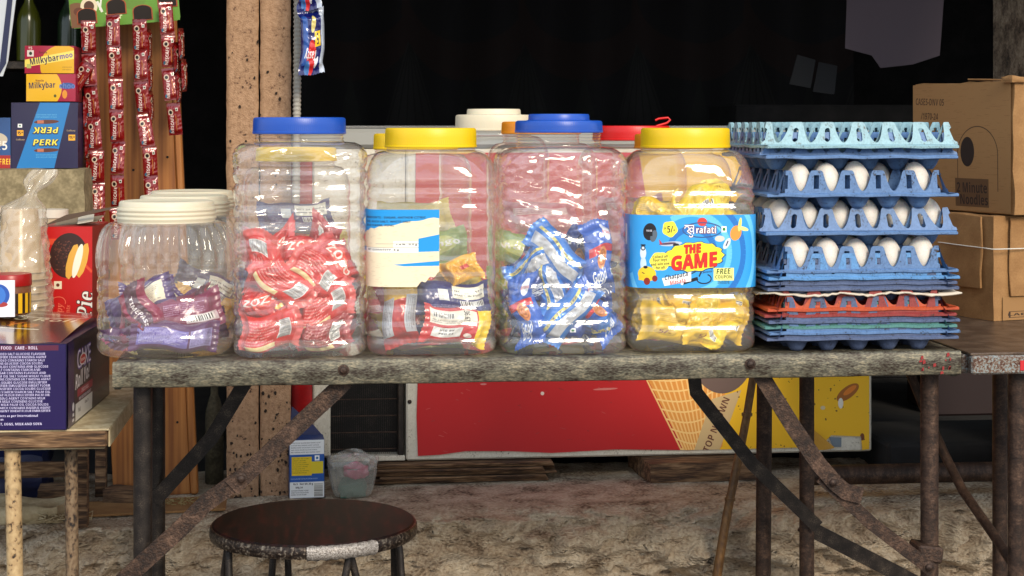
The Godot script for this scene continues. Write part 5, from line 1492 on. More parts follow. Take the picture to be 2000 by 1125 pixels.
	obj("label", lathe([Vector2(0.0566, 0.13), Vector2(0.0566, 0.185)], 48), std(Color(0.88, 0.35, 0.05), 0.5), oj)
	obj("lid", lathe([Vector2(0.044, 0.31), Vector2(0.050, 0.31), Vector2(0.051, 0.313), Vector2(0.050, 0.326), Vector2(0.0002, 0.328)], 48), std(Color(0.78, 0.72, 0.62), 0.5), oj)
	var tub := thing("tub", "small white tub behind the bagged cups", "tub", Vector3(-0.553, 0.6295, -3.41))
	obj("body", lathe([Vector2(0.022, 0), Vector2(0.026, 0.003), Vector2(0.028, 0.305)], 32), std(Color(0.72, 0.64, 0.52), 0.5), tub)
	obj("lid", lathe([Vector2(0.028, 0.302), Vector2(0.0305, 0.302), Vector2(0.0305, 0.318), Vector2(0.0002, 0.320)], 32), std(Color(0.82, 0.78, 0.72), 0.5), tub)

	# clutter on the pavement
	var sack := obj("jute_sack", carton_mesh(Vector3(0.20, 0.034, 0.10), 0.012, 0.02, 81), M.cream, null, Vector3(-0.66, 0.297, -3.60), Vector3(0, -6, 0))
	tag(sack, "folded pale jute sack lying on the pavement at the left", "sack")
	tag(obj("wood_block", carton_mesh(Vector3(0.10, 0.036, 0.08), 0.001, 0.003, 82), M.old_wood, null, Vector3(-0.585, 0.297, -3.74), Vector3(0, 4, 0)), "small wooden block beside the jute sack", "block")
	tag(obj("wood_block", carton_mesh(Vector3(0.09, 0.030, 0.07), 0.001, 0.006, 83), M.old_wood, null, Vector3(-0.445, 0.297, -3.73), Vector3(0, -12, 0)), "chipped wood piece at the foot of the orange panel", "block")
	tag(obj("flat_board", box(Vector3(0.34, 0.005, 0.13), 0.001), M.kraft, null, Vector3(-0.40, 0.3015, -3.66), Vector3(0, 2, 1)), "thin brown board lying flat on the pavement below the panel", "board")
	var fringe := new_st()
	var fg := RandomNumberGenerator.new(); fg.seed = 8
	for k in 46:
		var p := Vector3(-0.60 + fg.randf() * 0.09, 0.303 + fg.randf() * 0.012, -3.555 + fg.randf() * 0.03)
		add_tube(fringe, [p, p + Vector3(fg.randf_range(-0.02, 0.02), fg.randf_range(-0.003, 0.012), fg.randf_range(-0.006, 0.012)), p + Vector3(fg.randf_range(-0.03, 0.02), fg.randf_range(-0.006, 0.004), 0.014)], 0.0013, 5)
	tag(obj("frayed_threads", done(fringe), M.cream), "frayed pale threads at the edge of the jute sack", "threads", "", "stuff")
	var straw := new_st()
	for k in 90:
		var p := Vector3(-0.40 + fg.randf() * 0.16, 0.3055 + fg.randf() * 0.006, -3.70 + fg.randf() * 0.06)
		add_tube(straw, [p, p + Vector3(fg.randf_range(-0.012, 0.012), fg.randf_range(0.0, 0.005), fg.randf_range(-0.01, 0.01))], 0.0011, 5)
	tag(obj("straw_litter", done(straw), std(Color(0.62, 0.55, 0.36), 0.5)), "scattered straw and tinsel at the foot of the panel", "litter", "", "stuff")
	tag(obj("metal_canister", lathe([Vector2(0.018, 0), Vector2(0.021, 0.004), Vector2(0.021, 0.16), Vector2(0.014, 0.19), Vector2(0.0085, 0.205), Vector2(0.0085, 0.235), Vector2(0.011, 0.237), Vector2(0.011, 0.25), Vector2(0.0002, 0.251)], 24), surfaced(ramped([[M.n1, 0.5], [M.n2, 0.5]], [[0.3, Color(0.20, 0.18, 0.13)], [0.7, Color(0.38, 0.36, 0.28)]]), Vector3(4, 4, 4), 0.7), null, Vector3(-0.272, 0.297, -3.90)), "dull olive metal bottle between the panel and the brown pillar", "bottle")
	tag(obj("blue_sack", carton_mesh(Vector3(0.16, 0.09, 0.14), 0.012, 0.02, 84), std(Color(0.05, 0.08, 0.22), 0.5), null, Vector3(-0.72, 0.297, -3.86)), "dark blue plastic sack under the rack", "sack")

	# snack packets hanging beside the conduit
	s = sheet(512, 256, Color(0.06, 0.10, 0.38))
	s.rect(0, 0, 256, 50, Color(0.72, 0.76, 0.82)); s.rect(30, 190, 190, 50, Color(0.15, 0.32, 0.62)); s.ell(190, 150, 70, 46, Color(0.80, 0.14, 0.14), 0); s.rect(90, 60, 60, 60, Color(0.92, 0.76, 0.10)); s.text("5", 120, 90, 44, INK, 90, 0.8); s.ell(60, 130, 36, 22, Color(0.86, 0.80, 0.50), 30); s.ell(210, 90, 26, 12, Color(0.88, 0.88, 0.90), 40); s.text("Tasty", 176, 160, 36, Color(0.92, 0.90, 0.9), 90); s.ell(230, 180, 30, 26, Color(0.25, 0.45, 0.70)); s.rect(256, 0, 256, 256, Color(0.07, 0.12, 0.40))
	var hp := printed(s, 0.24, 0.8, 0.1)
	var hm := packet_mesh(0.14, 0.056, 0.026, 301, 0.9)
	for k in 2:
		var o := obj("hanging_packet", hm, hp, null, Vector3(-0.046 - k * 0.003, 1.292 + k * 0.136, -3.60), Vector3(0, [14, -18][k], -90))
		tag(o, ["blue snack packet hanging beside the thin conduit", "blue snack packet cut off by the top edge beside the conduit"][k], "packet", "hanging snack packets")

func sachet_mesh(w: float, h: float, th: float, sd: int) -> ArrayMesh:
	var st := new_st()
	var nz := FastNoiseLite.new(); nz.seed = sd; nz.frequency = 90.0
	for sgn in [1.0, -1.0]:
		st.set_smooth_group(1 if sgn > 0 else 2)
		var g := []
		for i in 13:
			var col := []
			for j in 21:
				var a := i / 6.0 - 1.0; var b := j / 10.0 - 1.0
				var e := clampf((0.86 - absf(b)) / 0.15, 0, 1) * sqrt(maxf(0.0, 1.0 - pow(absf(a), 4.0)))
				var ww := w * 0.5 * (1.0 - 0.10 * e)
				col.append(Vector3(a * ww, b * h * 0.5, sgn * (th * 0.5 * e + 0.0003) + nz.get_noise_2d(a * w, b * h) * 0.0022 * (0.3 + e)))
			g.append(col)
		for i in 12:
			for j in 20:
				var u0 := i / 12.0; var u1 := (i + 1) / 12.0; var v0 := 1.0 - j / 20.0; var v1 := 1.0 - (j + 1) / 20.0
				if sgn > 0: quad(st, g[i][j], g[i + 1][j], g[i + 1][j + 1], g[i][j + 1], Vector2(u0, v0), Vector2(u1, v0), Vector2(u1, v1), Vector2(u0, v1))
				else: quad(st, g[i + 1][j], g[i][j], g[i][j + 1], g[i + 1][j + 1], Vector2(u1, v0), Vector2(u0, v0), Vector2(u0, v1), Vector2(u1, v1))
	return done(st)

# ---------------------------------------------------------------- right side
func build_right_side():
	# cartons: their near corner towards the street, turned about 17 degrees
	var yaw := 17.5
	var up := thing("carton", "big brown cardboard carton on top with faded black print", "carton", Vector3(1.259, 0.946, -3.033), yaw)
	obj("box", carton_mesh(Vector3(0.42, 0.250, 0.30), 0.003, 0.006, 91), M.kraft, up, Vector3(0.21, 0, -0.15))
	# print on the street-left face: thin ink shapes
	var ink := std(Color(0.16, 0.11, 0.08), 0.8)
	var s := sheet(1024, 860, Color(0.58, 0.43, 0.26))
	var g := RandomNumberGenerator.new(); g.seed = 14
	for k in 500: s.ell(g.randf() * 1024, g.randf() * 860, g.randf_range(1, 40), g.randf_range(1, 2), Color(0.58, 0.43, 0.26).lerp(Color(0.50, 0.36, 0.21), g.randf()), g.randf() * 4 - 2)
	s.text("CASES-DNV 05", 190, 120, 46, Color(0.30, 0.20, 0.11), 2, 0.75); s.text("/1970-24", 190, 220, 46, Color(0.30, 0.20, 0.11), 2, 0.75)
	s.ring(700, 480, 200, 190, 6, Color(0.22, 0.14, 0.08), 180, 360); s.line([Vector2(500, 480), Vector2(500, 700)], 6, Color(0.22, 0.14, 0.08)); s.line([Vector2(900, 480), Vector2(900, 720)], 6, Color(0.22, 0.14, 0.08)); s.ell(600, 460, 70, 100, Color(0.13, 0.08, 0.05)); s.rect(470, 640, 340, 190, Color(0.36, 0.25, 0.14)); s.text("2 Minute", 640, 700, 66, Color(0.16, 0.1, 0.06), 0, 0.8); s.text("Noodles", 660, 780, 66, Color(0.16, 0.1, 0.06), 0, 0.8)
	obj("side_print", face_mesh(0.296, 0.246, 0.003), printed(s, 0.85), up, Vector3(-0.0052, 0.125, -0.15), Vector3(0, -90, 0))
	obj("torn_tape", carton_mesh(Vector3(0.035, 0.010, 0.03), 0.002, 0.008, 94), M.kraft, up, Vector3(0.004, 0.247, -0.006))
	obj("top_flap", box(Vector3(0.41, 0.003, 0.14), 0.0006), M.kraft, up, Vector3(0.21, 0.254, -0.07), Vector3(2, 0, 0))
	var lo := thing("carton", "lower brown carton with folded down flaps tied with white string", "carton", Vector3(1.226, 0.7465, -3.050), yaw)
	obj("box", carton_mesh(Vector3(0.40, 0.197, 0.29), 0.002, 0.004, 92), M.kraft, lo, Vector3(0.20, 0, -0.145))
	obj("flap", carton_mesh(Vector3(0.26, 0.135, 0.004), 0.004, 0.004, 95), M.kraft, lo, Vector3(-0.008, 0.060, -0.155), Vector3(0, -90, 0))
	obj("flap", carton_mesh(Vector3(0.36, 0.148, 0.004), 0.003, 0.004, 96), M.kraft, lo, Vector3(0.215, 0.046, 0.006), Vector3(0, 0, 0))
	var fs := sheet(512, 256, Color(0.58, 0.43, 0.26))
	fs.rect(20, 160, 300, 70, Color(0.20, 0.13, 0.08)); fs.rect(26, 166, 288, 58, Color(0.58, 0.43, 0.26)); fs.text("LAB No. 24", 110, 195, 26, Color(0.2, 0.13, 0.08))
	obj("front_print", face_mesh(0.36, 0.044), printed(fs, 0.85), lo, Vector3(0.20, 0.0225, 0.0026))
	var str := []
	for k in 13: str.append(Vector3(-0.0135 - 0.001 * sin(k), 0.142 - 0.0005 * k, -0.28 + k * 0.0245))
	str.append(Vector3(0.0, 0.136, 0.0175)); str.append(Vector3(0.15, 0.135, 0.0150)); str.append(Vector3(0.38, 0.135, 0.0150))
	obj("string", tube(str, 0.0011, 6), std(Color(0.82, 0.80, 0.76), 0.8), lo)
	# things low in the dark shop
	tag(obj("red_crate", box(Vector3(0.30, 0.30, 0.25), 0.006, Vector3(0, 0.15, 0)), std(Color(0.11, 0.015, 0.02), 0.7), null, Vector3(1.86, 0.283, -4.8)), "dark red crate on the shop floor in shadow", "crate")
	tag(obj("white_post", box(Vector3(0.022, 0.34, 0.022), 0.003, Vector3(0, 0.17, 0)), std(Color(0.45, 0.44, 0.43), 0.6), null, Vector3(1.607, 0.34, -3.92)), "short pale post standing behind the metal table", "post")
	tag(obj("stone_sill", box(Vector3(0.75, 0.10, 0.30), 0.008, Vector3(0, 0.05, 0)), M.dark_wall, null, Vector3(1.66, 0.27, -3.98)), "dark stone sill behind the rusty pipe", "sill")

# ---------------------------------------------------------------- jars
var front_rows := {}
# each rib: a slope that faces up over its lower part, then a quick step back out
func ribs(list: Array, amp: float, wide: float, a: float, y: float, wave := 0.0, k := 0.0) -> float:
	var out := 0.0
	for r in list:
		var d: float = (y - r - (wave * sin(a * k) if wave > 0 else 0.0)) / wide
		if d > -0.5 and d < 2.6:
			if d < 1.0: out += amp * smoothstep(-0.3, 0.1, d) * clampf((d + 0.3) / 1.3, 0.0, 1.0)
			else: out += amp * (1.0 - smoothstep(1.0, 2.4, d))
	return out

func build_jars():
	var pet := clear(0.045, Color(0.93, 0.92, 0.90), 0.06)
	var pet_warm := clear(0.08, Color(0.95, 0.90, 0.82), 0.06)
	var blue := std(Color(0.08, 0.29, 0.66), 0.36)
	var yellow := std(Color(0.90, 0.74, 0.02), 0.42)
	var amber := std(Color(0.86, 0.52, 0.04), 0.42)
	var white := std(Color(0.82, 0.78, 0.68), 0.5)
	var red := std(Color(0.78, 0.06, 0.05), 0.4)
	for m in [white, yellow, blue, amber, red]:
		m.subsurf_scatter_enabled = true; m.subsurf_scatter_strength = 0.05
	var nz := FastNoiseLite.new(); nz.seed = 5; nz.frequency = 38.0; nz.fractal_type = FastNoiseLite.FRACTAL_RIDGED; nz.fractal_octaves = 2
	var soft := FastNoiseLite.new(); soft.seed = 6; soft.frequency = 14.0
	var crush := func(p: Vector3, much: float) -> Vector3:
		var q := Vector3(p.x, 0, p.z).normalized()
		return p + q * (nz.get_noise_3d(p.x, p.y, p.z) * much + soft.get_noise_3d(p.x, p.y, p.z) * 0.0007)

	# tall jar with blue lid and red packets
	var rows1 := jar_rows(0.1035, 0.013, 0.312, 0.336, 0.071, 6.0, 0.55)
	var ribs1 := [0.022, 0.053, 0.085, 0.115, 0.146, 0.178, 0.205, 0.231, 0.264, 0.288]
	var f1 := func(p: Vector3, a: float, y: float) -> Vector3:
		var corner := pow(absf(sin(2 * a)), 2.0)
		var m := 1.0 - ribs(ribs1, 0.030, 0.0062, a, y) + 0.012 * sin(y * 200.0) * 0.25
		return crush.call(Vector3(p.x * m, p.y, p.z * m), 0.0005 + 0.0042 * smoothstep(0.25, 0.31, y) * corner * (1.0 - smoothstep(0.325, 0.337, y)) + 0.0014 * corner)
	var J1 := Vector3(-0.056, 0.7505, -2.745)
	make_jar("tall clear jar with plain blue lid, half full of red packets", J1, 2, rows1, 0.336, f1, 0.070, [0.0745, 0.027, 0.348, 1], blue, pet, 96)
	# jar with yellow lid and torn label
	var rows2 := jar_rows(0.104, 0.014, 0.275, 0.322, 0.072, 5.2, 0.85)
	var ribs2 := [0.022, 0.049, 0.074, 0.100, 0.127, 0.153, 0.180, 0.206, 0.234, 0.258]
	var f2 := func(p: Vector3, a: float, y: float) -> Vector3:
		var facet := 0.05 * smoothstep(0.275, 0.30, y) * (1.0 - smoothstep(0.305, 0.322, y)) * maxf(0.0, cos(4.0 * a + PI)) * (0.5 + 0.5 * cos(8 * a))
		var lab := 1.0 if y < 0.108 or y > 0.232 else 0.35
		var m := 1.0 - ribs(ribs2, 0.026 * lab, 0.0055, a, y) - facet
		return crush.call(Vector3(p.x * m, p.y, p.z * m), 0.0005)
	var J2 := Vector3(0.156, 0.7505, -2.750)
	var t2 := make_jar("yellow-lidded jar with torn blue and cream label and mixed packets", J2, -2, rows2, 0.322, f2, 0.071, [0.0745, 0.032, 0.326, 1], yellow, pet, 96)
	obj("torn_label", jar_label(rows2, f2, 190, 84, 0.109, 0.230, 0.0012, func(u: float): return [0.0 if u < 0.80 else (u - 0.80) * 0.9 + 0.02 * sin(u * 90), 1.0]), print_torn_label(), t2)
	# jar with two-step blue lid and wavy ribs
	var rows3 := jar_rows(0.1005, 0.013, 0.300, 0.327, 0.071, 5.2, 0.62)
	var ribs3 := [0.022, 0.050, 0.078, 0.108]
	var waves3 := [0.147, 0.184, 0.217, 0.254, 0.272]
	var f3 := func(p: Vector3, a: float, y: float) -> Vector3:
		var corner := pow(absf(sin(2 * a)), 2.0)
		var m := 1.0 - ribs(ribs3, 0.030, 0.0060, a, y) - ribs(waves3.slice(0, 4), 0.030, 0.0064, a, y, 0.0062, 8.0)
		return crush.call(Vector3(p.x * m, p.y, p.z * m), 0.0005 + 0.0044 * smoothstep(0.26, 0.30, y) * corner * (1.0 - smoothstep(0.315, 0.327, y)) + 0.0016 * corner)
	var J3 := Vector3(0.364, 0.7505, -2.733)
	make_jar("wavy-ribbed jar with two-step blue lid, holding blue biscuit packs", J3, 0, rows3, 0.327, f3, 0.068, [0.0715, 0.020, 0.350, 2], blue, pet, 160)
	# jar with yellow lid and the printed label
	var rows4 := jar_rows(0.1035, 0.016, 0.262, 0.322, 0.072, 5.6, 0.80)
	var ribs4 := [0.038, 0.066, 0.088, 0.232, 0.252]
	var f4 := func(p: Vector3, a: float, y: float) -> Vector3:
		var facet := 0.04 * smoothstep(0.27, 0.295, y) * (1.0 - smoothstep(0.30, 0.322, y)) * maxf(0.0, cos(4.0 * a + PI))
		var m := 1.0 - ribs(ribs4, 0.030, 0.0062, a, y) - facet
		return crush.call(Vector3(p.x * m, p.y, p.z * m), 0.0005)
	var J4 := Vector3(0.5755, 0.7505, -2.742)
	var t4 := make_jar("yellow-lidded jar with a bright blue printed label, full of yellow packets", J4, -3, rows4, 0.322, f4, 0.071, [0.0735, 0.033, 0.325, 1], yellow, pet, 96)
	obj("label", jar_label(rows4, f4, 158, 34, 0.104, 0.220, 0.0022, func(_u: float): return [0.0, 1.0]), print_game_label(), t4)
	# squat jar with white ribbed lid, and two more behind it
	var rows5 := jar_rows(0.106, 0.016, 0.150, 0.208, 0.078, 3.0, 0.62)
	var ribs5 := [0.032, 0.060, 0.090, 0.116]
	var f5 := func(p: Vector3, a: float, y: float) -> Vector3:
		var fl := 0.030 * cos(a * 30.0) * smoothstep(0.128, 0.150, y) * (1.0 - smoothstep(0.196, 0.208, y))
		var m := 1.0 - ribs(ribs5, 0.022, 0.0052, a, y) + fl
		return crush.call(Vector3(p.x * m, p.y, p.z * m), 0.0005)
	var J5 := Vector3(-0.268, 0.7505, -2.757)
	var t5 := make_jar("front squat jar with fluted shoulder and white lid, holding purple packets", J5, 0, rows5, 0.208, f5, 0.076, [0.0775, 0.034, 0.208, 3], white, pet_warm, 200, 0.0022, "squat white-lidded jars")
	for k in 2:
		var o = t5.duplicate()
		o.name = numbered("sweet_jar")
		add_child(o)
		o.position = Vector3([-0.259, -0.263][k], 0.7505, [-2.970, -3.180][k])
		o.set_meta("label", ["middle squat jar of the row behind the purple packet jar", "rearmost squat jar of the row behind the purple packet jar"][k])

	# jars of the back row
	var plain := func(list: Array): return func(p: Vector3, a: float, y: float) -> Vector3:
		var m := 1.0 - ribs(list, 0.026, 0.006, a, y)
		return Vector3(p.x * m, p.y, p.z * m)
	var lr := [0.03, 0.07, 0.11, 0.15, 0.19, 0.23]
	var backs := [
		["clear jar with yellow lid standing behind the torn label jar", Vector3(0.142, 0.7505, -2.972), 0.098, 0.322, yellow, [0.074, 0.028, 0.320, 1]],
		["clear jar with yellow lid seen through the tall blue-lidded jar", Vector3(-0.066, 0.7505, -2.966), 0.094, 0.300, yellow, [0.070, 0.024, 0.300, 1]],
		["tall clear jar with stepped off-white lid in the back row", Vector3(0.292, 0.7505, -3.10), 0.100, 0.352, white, [0.071, 0.030, 0.352, 2]],
		["clear jar with orange lid hidden behind the wavy-ribbed jar", Vector3(0.362, 0.7505, -2.955), 0.096, 0.340, amber, [0.070, 0.022, 0.347, 1]],
		["clear jar with red hooked lid in the back row", Vector3(0.556, 0.7505, -3.14), 0.100, 0.330, red, [0.073, 0.028, 0.334, 1]],
		["clear jar with orange lid behind the blue labelled jar", Vector3(0.602, 0.7505, -2.962), 0.097, 0.320, amber, [0.071, 0.026, 0.321, 1]]]
	for b in backs:
		var rr := jar_rows(b[2], 0.014, b[3] - 0.055, b[3] - 0.008, b[5][0] - 0.004, 3.2, 0.7)
		var t := make_jar(b[0], b[1], 0, rr, b[3] - 0.008, plain.call(lr), b[5][0] - 0.004, b[5], b[4], pet, 64, 0.004, "back row of sweet jars")
		if b[4] == red:
			var hk := new_st()
			add_tube(hk, [Vector3(0.045, 0, 0), Vector3(0.066, 0.006, 0), Vector3(0.072, 0.012, 0), Vector3(0.068, 0.016, 0), Vector3(0.05, 0.014, 0), Vector3(0.044, 0.011, 0)], 0.0022, 8)
			obj("hook", done(hk), red, t, Vector3(0, 0.361, 0.01))

	# what is in them
	var rm := print_red_pack()
	var red_m := [packet_mesh(0.100, 0.062, 0.020, 101, 1.4, 0.004), packet_mesh(0.096, 0.060, 0.022, 102, 1.9, -0.006), packet_mesh(0.090, 0.058, 0.020, 103, 2.6, 0.008)]
	var c := "crumpled red foil packet in the pile inside the tall blue-lidded jar"
	fill_jar(J1, "foil_packet", "packet", "red packets in the tall jar", c, red_m, rm, [
		[-5.6, 14.2, 5.4, 84, -8, -24, 0, 1, "red packet with barcode standing upright at the jar's left"],
		[-2.6, 11.8, 7.2, -48, -6, 4, 0, 1, "red packet with barcode leaning across the front of the tall jar"],
		[2.6, 13.6, 6.6, -42, -12, 6, 1, 1, "pale red packet with white sticker leaning in the tall jar"],
		[6.0, 15.0, 4.6, -58, -10, 30, 1, 0, "red packet with white lettering at the top right of the pile"],
		[-5.6, 8.6, 6.4, 14, -10, -20, 2, 0, "bunched red packet with lettering at the left of the tall jar"],
		[4.4, 7.6, 7.2, 16, -4, 8, 0, 1, "red packet with yellowish sticker at the right of the tall jar"],
		[-4.6, 3.0, 7.6, 4, 2, -8, 0, 1, "bright red flat packet low at the left of the tall jar"],
		[4.4, 2.8, 7.4, 8, 2, 10, 2, 2, "twisted red packet low at the right of the tall jar"],
		[-0.6, 5.9, 4.4, -10, 30, 10, 2, 2], [0.8, 9.4, 4.2, 30, -20, 0, 2, 2], [-3.0, 1.7, 5.0, 4, 60, 0, 1, 2], [4.0, 1.6, 3.2, -8, 70, 0, 1, 2], [0.6, 16.2, 3.4, -14, -30, 10, 1, 0],
		[-3.6, 16.4, 2.4, 30, -16, -20, 2, 0], [3.4, 16.8, 1.4, 60, -20, 20, 2, 2], [-5.5, 11.6, 1.0, 50, 10, -50, 1, 2], [5.8, 10.8, 1.4, -40, 0, 50, 0, 2], [0, 12.5, 1.6, 10, -20, 0, 1, 0],
		[-4.8, 5.6, -0.5, 20, 40, -60, 0, 0], [5.0, 5.2, -0.8, -20, 30, 60, 1, 0], [0.2, 3.6, 0.2, 0, 70, 0, 0, 2], [0, 8.2, -2.4, 14, 30, 10, 1, 1], [-3.2, 13.4, -4.0, -20, 0, 0, 0, 0], [3.6, 12.2, -4.6, 26, 0, 0, 1, 0], [-2.8, 6.2, -5.6, 12, 10, 0, 2, 1], [3.4, 4.0, -5.4, -12, 10, 0, 0, 2], [-2.0, 1.8, -3.2, 0, 80, 10, 2, 0]])
	var mm := print_mixed_pack()
	var mix_m := [packet_mesh(0.126, 0.060, 0.030, 111, 1.0), packet_mesh(0.108, 0.062, 0.030, 112, 1.2), packet_mesh(0.060, 0.044, 0.018, 113, 2.0)]
	fill_jar(J2, "snack_packet", "packet", "mixed packets in the torn label jar", "small packet half hidden in the torn label jar", mix_m, mm, [
		[-5.2, 5.0, 5.6, -86, -8, -10, 0, 1, "silver and red packet with gathered yellow top in the torn label jar"],
		[4.0, 8.4, 5.0, -2, -4, 6, 0, 0, "navy packet with white date sticker in the torn label jar"],
		[3.6, 3.5, 6.4, -4, -2, 6, 1, 2, "white and red packet with yellow end low in the torn label jar"],
		[4.4, 13.0, 4.6, 10, -10, 8, 2, 3, "small amber packet sticking up behind the torn label"],
		[-0.8, 5.6, 3.0, 40, 10, 0, 2, 5, "small pink red packet in the middle of the torn label jar"],
		[-1.4, 9.6, 4.0, -60, 0, 0, 2, 3], [-0.6, 2.2, 2.4, 10, 60, 0, 1, 0], [2.0, 11.0, 0.0, -10, 10, 0, 1, 6], [-3.8, 10.2, -1.0, 30, 0, -20, 1, 5], [5.6, 5.8, -0.5, 60, 0, 50, 1, 2], [-4.6, 3.6, -2.0, 10, 40, -30, 0, 6], [2.6, 4.2, -4.6, 0, 20, 10, 0, 0], [-2.6, 7.4, -5.0, 20, 10, -10, 1, 2]])
	var bm := print_blue_pack()
	var blue_m := [packet_mesh(0.118, 0.054, 0.028, 121, 1.0), packet_mesh(0.112, 0.052, 0.030, 122, 1.4), packet_mesh(0.09, 0.054, 0.024, 123, 2.2)]
	fill_jar(J3, "biscuit_packet", "packet", "blue biscuit packets in the wavy jar", "crumpled blue biscuit packet in the pile inside the wavy-ribbed jar", blue_m, bm, [
		[-1.0, 15.6, 5.6, -42, -6, -6, 0, 1, "blue biscuit pack showing its grey small print, leaning at top left"],
		[5.6, 15.0, 5.2, -84, -8, 14, 0, 0, "upright blue biscuit pack with a cookie on its front"],
		[0.6, 5.8, 7.0, 52, -4, 0, 0, 1, "blue pack with yellow and white back print slanting across the front"],
		[-6.0, 4.6, 5.6, -82, 0, -26, 1, 0, "blue biscuit pack standing low at the left of the wavy jar"],
		[5.8, 5.0, 5.8, -60, 0, 24, 1, 0, "dark blue pack low at the right of the wavy jar"],
		[-5.2, 13.6, 4.2, 20, 0, -30, 2, 1, "small crumpled blue pack at the left shoulder of the pile"],
		[-2.2, 10.2, 5.4, 80, 0, -6, 2, 1, "crimped end of a blue pack facing out in the middle"],
		[2.4, 10.4, 4.2, -10, 20, 0, 1, 2], [-5.4, 9.6, 3.4, 10, 20, -40, 2, 2], [5.4, 9.6, 1.6, 60, 10, 50, 1, 2], [-1.0, 2.4, 4.4, 0, 50, 0, 1, 2], [4.0, 1.9, 3.6, 10, 70, 10, 2, 1], [-4.4, 1.9, 3.2, -10, 70, -10, 2, 2], [-4.0, 15.4, 1.4, 50, 0, -30, 1, 2], [3.0, 14.2, 0.6, 70, -10, 10, 1, 2], [-1.6, 11.6, -0.6, 20, 0, 0, 0, 2], [-5.0, 6.4, -1.4, 70, 0, -60, 0, 2], [5.0, 5.6, -1.6, -60, 0, 60, 0, 2], [0, 4.6, -0.4, 10, 60, 0, 0, 2], [-2.6, 8.2, -5.2, 30, 0, 0, 0, 0], [3.2, 8.6, -5.0, -40, 0, 0, 1, 2]])
	var ym := print_yellow_pack()
	var yel_m := [packet_mesh(0.118, 0.068, 0.026, 131, 1.2), packet_mesh(0.108, 0.066, 0.028, 132, 1.7), packet_mesh(0.080, 0.064, 0.026, 133, 2.4)]
	fill_jar(J4, "masala_packet", "packet", "yellow packets in the blue label jar", "yellow packet deep in the pile of the blue label jar", yel_m, ym, [
		[-3.8, 2.9, 7.8, -3, 2, -4, 0, 0, "yellow packet lying flat at the bottom left of the label jar"],
		[-3.6, 8.6, 6.2, -4, -6, -8, 0, 0, "yellow packet with barcode just under the blue label"],
		[5.2, 8.8, 6.0, 6, -4, 10, 1, 0, "yellow packet under the right end of the blue label"],
		[2.2, 4.2, 7.4, -50, 0, 4, 2, 1, "small crumpled yellow packet in the middle at the jar's bottom"],
		[6.4, 3.0, 6.8, 70, 0, 20, 2, 1, "rounded yellow packet at the bottom right of the label jar"],
		[0.4, 22.6, 4.6, 30, -14, 0, 1, 1, "topmost yellow packet showing above the blue label"],
		[4.2, 22.8, 4.0, -60, -10, 16, 2, 1, "pointed yellow packet showing above the label at the right"],
		[-5.2, 21.4, 4.2, 14, -16, -20, 2, 0, "yellow packet corner showing above the label at the left"],
		[4.4, 2.6, 8.0, -5, 2, 6, 1, 0], [0.4, 1.8, 7.6, 4, 50, 0, 2, 0], [-6.4, 5.6, 4.6, 80, 0, -40, 2, 0], [-3.6, 13.6, 5.0, 6, 0, -8, 0, 0], [4.4, 14.0, 5.0, -10, 0, 12, 1, 1], [0.4, 18.2, 4.4, 8, 0, 0, 0, 0], [-5.4, 18.0, 1.4, 40, 0, -50, 1, 0], [5.8, 18.4, 1.2, 20, 0, 50, 1, 1], [0, 9.6, 1.6, 0, 20, 0, 0, 1], [0, 15.0, 0.4, 14, 10, 0, 0, 0], [-5.0, 6.8, 0.6, 30, 20, -60, 1, 0], [5.4, 7.0, 0.2, 0, 20, 60, 1, 1], [0, 3.0, 0.6, 0, 60, 0, 0, 0], [0, 6.6, -4.6, 8, 10, 0, 0, 0], [0.6, 12.8, -4.8, -8, 0, 0, 0, 1], [-0.8, 18.8, -3.6, 10, 0, 0, 0, 0], [2.4, 20.8, 0.4, 20, -30, 20, 1, 0]])
	var pm := print_purple_pack()
	var pur_m := [packet_mesh(0.148, 0.062, 0.034, 141, 0.9, 0.004), packet_mesh(0.136, 0.050, 0.030, 142, 0.8), packet_mesh(0.086, 0.052, 0.024, 143, 1.8)]
	fill_jar(J5, "cake_packet", "packet", "purple packets in the squat jar", "dark purple packet low in the squat jar", pur_m, pm, [
		[3.2, 6.4, 5.4, 10, -8, 6, 0, 0, "maroon packet with cream price label lying across the squat jar"],
		[2.0, 2.9, 7.2, -2, -4, 2, 1, 1, "packet with lilac small print lying lowest in the squat jar"],
		[-6.0, 4.6, 5.2, 58, 0, -20, 2, 2, "magenta packet standing at the left of the squat jar"],
		[-3.0, 6.6, 6.8, -62, 0, -4, 2, 2, "small maroon packet with white lettering in the squat jar"],
		[-6.4, 8.0, 2.6, 24, 0, -34, 1, 3, "packet with cream back panel leaning at the squat jar's left"],
		[-1.6, 9.4, 2.4, 14, -10, 0, 2, 3, "plain violet packet at the top of the squat jar's pile"],
		[-5.0, 2.0, 5.8, 10, 40, -20, 2, 1], [-0.6, 5.4, 3.0, 20, 10, 0, 1, 1], [5.6, 3.8, 3.0, -70, 0, 50, 2, 2], [-1.4, 1.9, 3.0, 0, 70, 0, 1, 0], [2.2, 3.2, -1.0, 4, 30, 0, 0, 3], [-4.0, 4.4, -1.6, 20, 20, -40, 1, 2], [0.6, 6.2, -3.8, -8, 10, 0, 0, 0]])
	# back row contents
	var spots := [[-4.2, 3.2, 3.4, 10, -6, -10], [3.6, 3.6, 3.6, -14, -6, 10], [-3.8, 8.8, 3.0, 4, -4, -6], [3.8, 9.4, 3.0, 12, -4, 8], [-3.4, 14.4, 2.4, -10, -6, 0], [3.6, 15.0, 2.2, 14, -6, 0], [0.2, 20.2, 2.0, 4, -12, 0], [0, 6.0, -3.6, 0, 10, 0], [0.4, 12.6, -3.8, 10, 10, 0]]
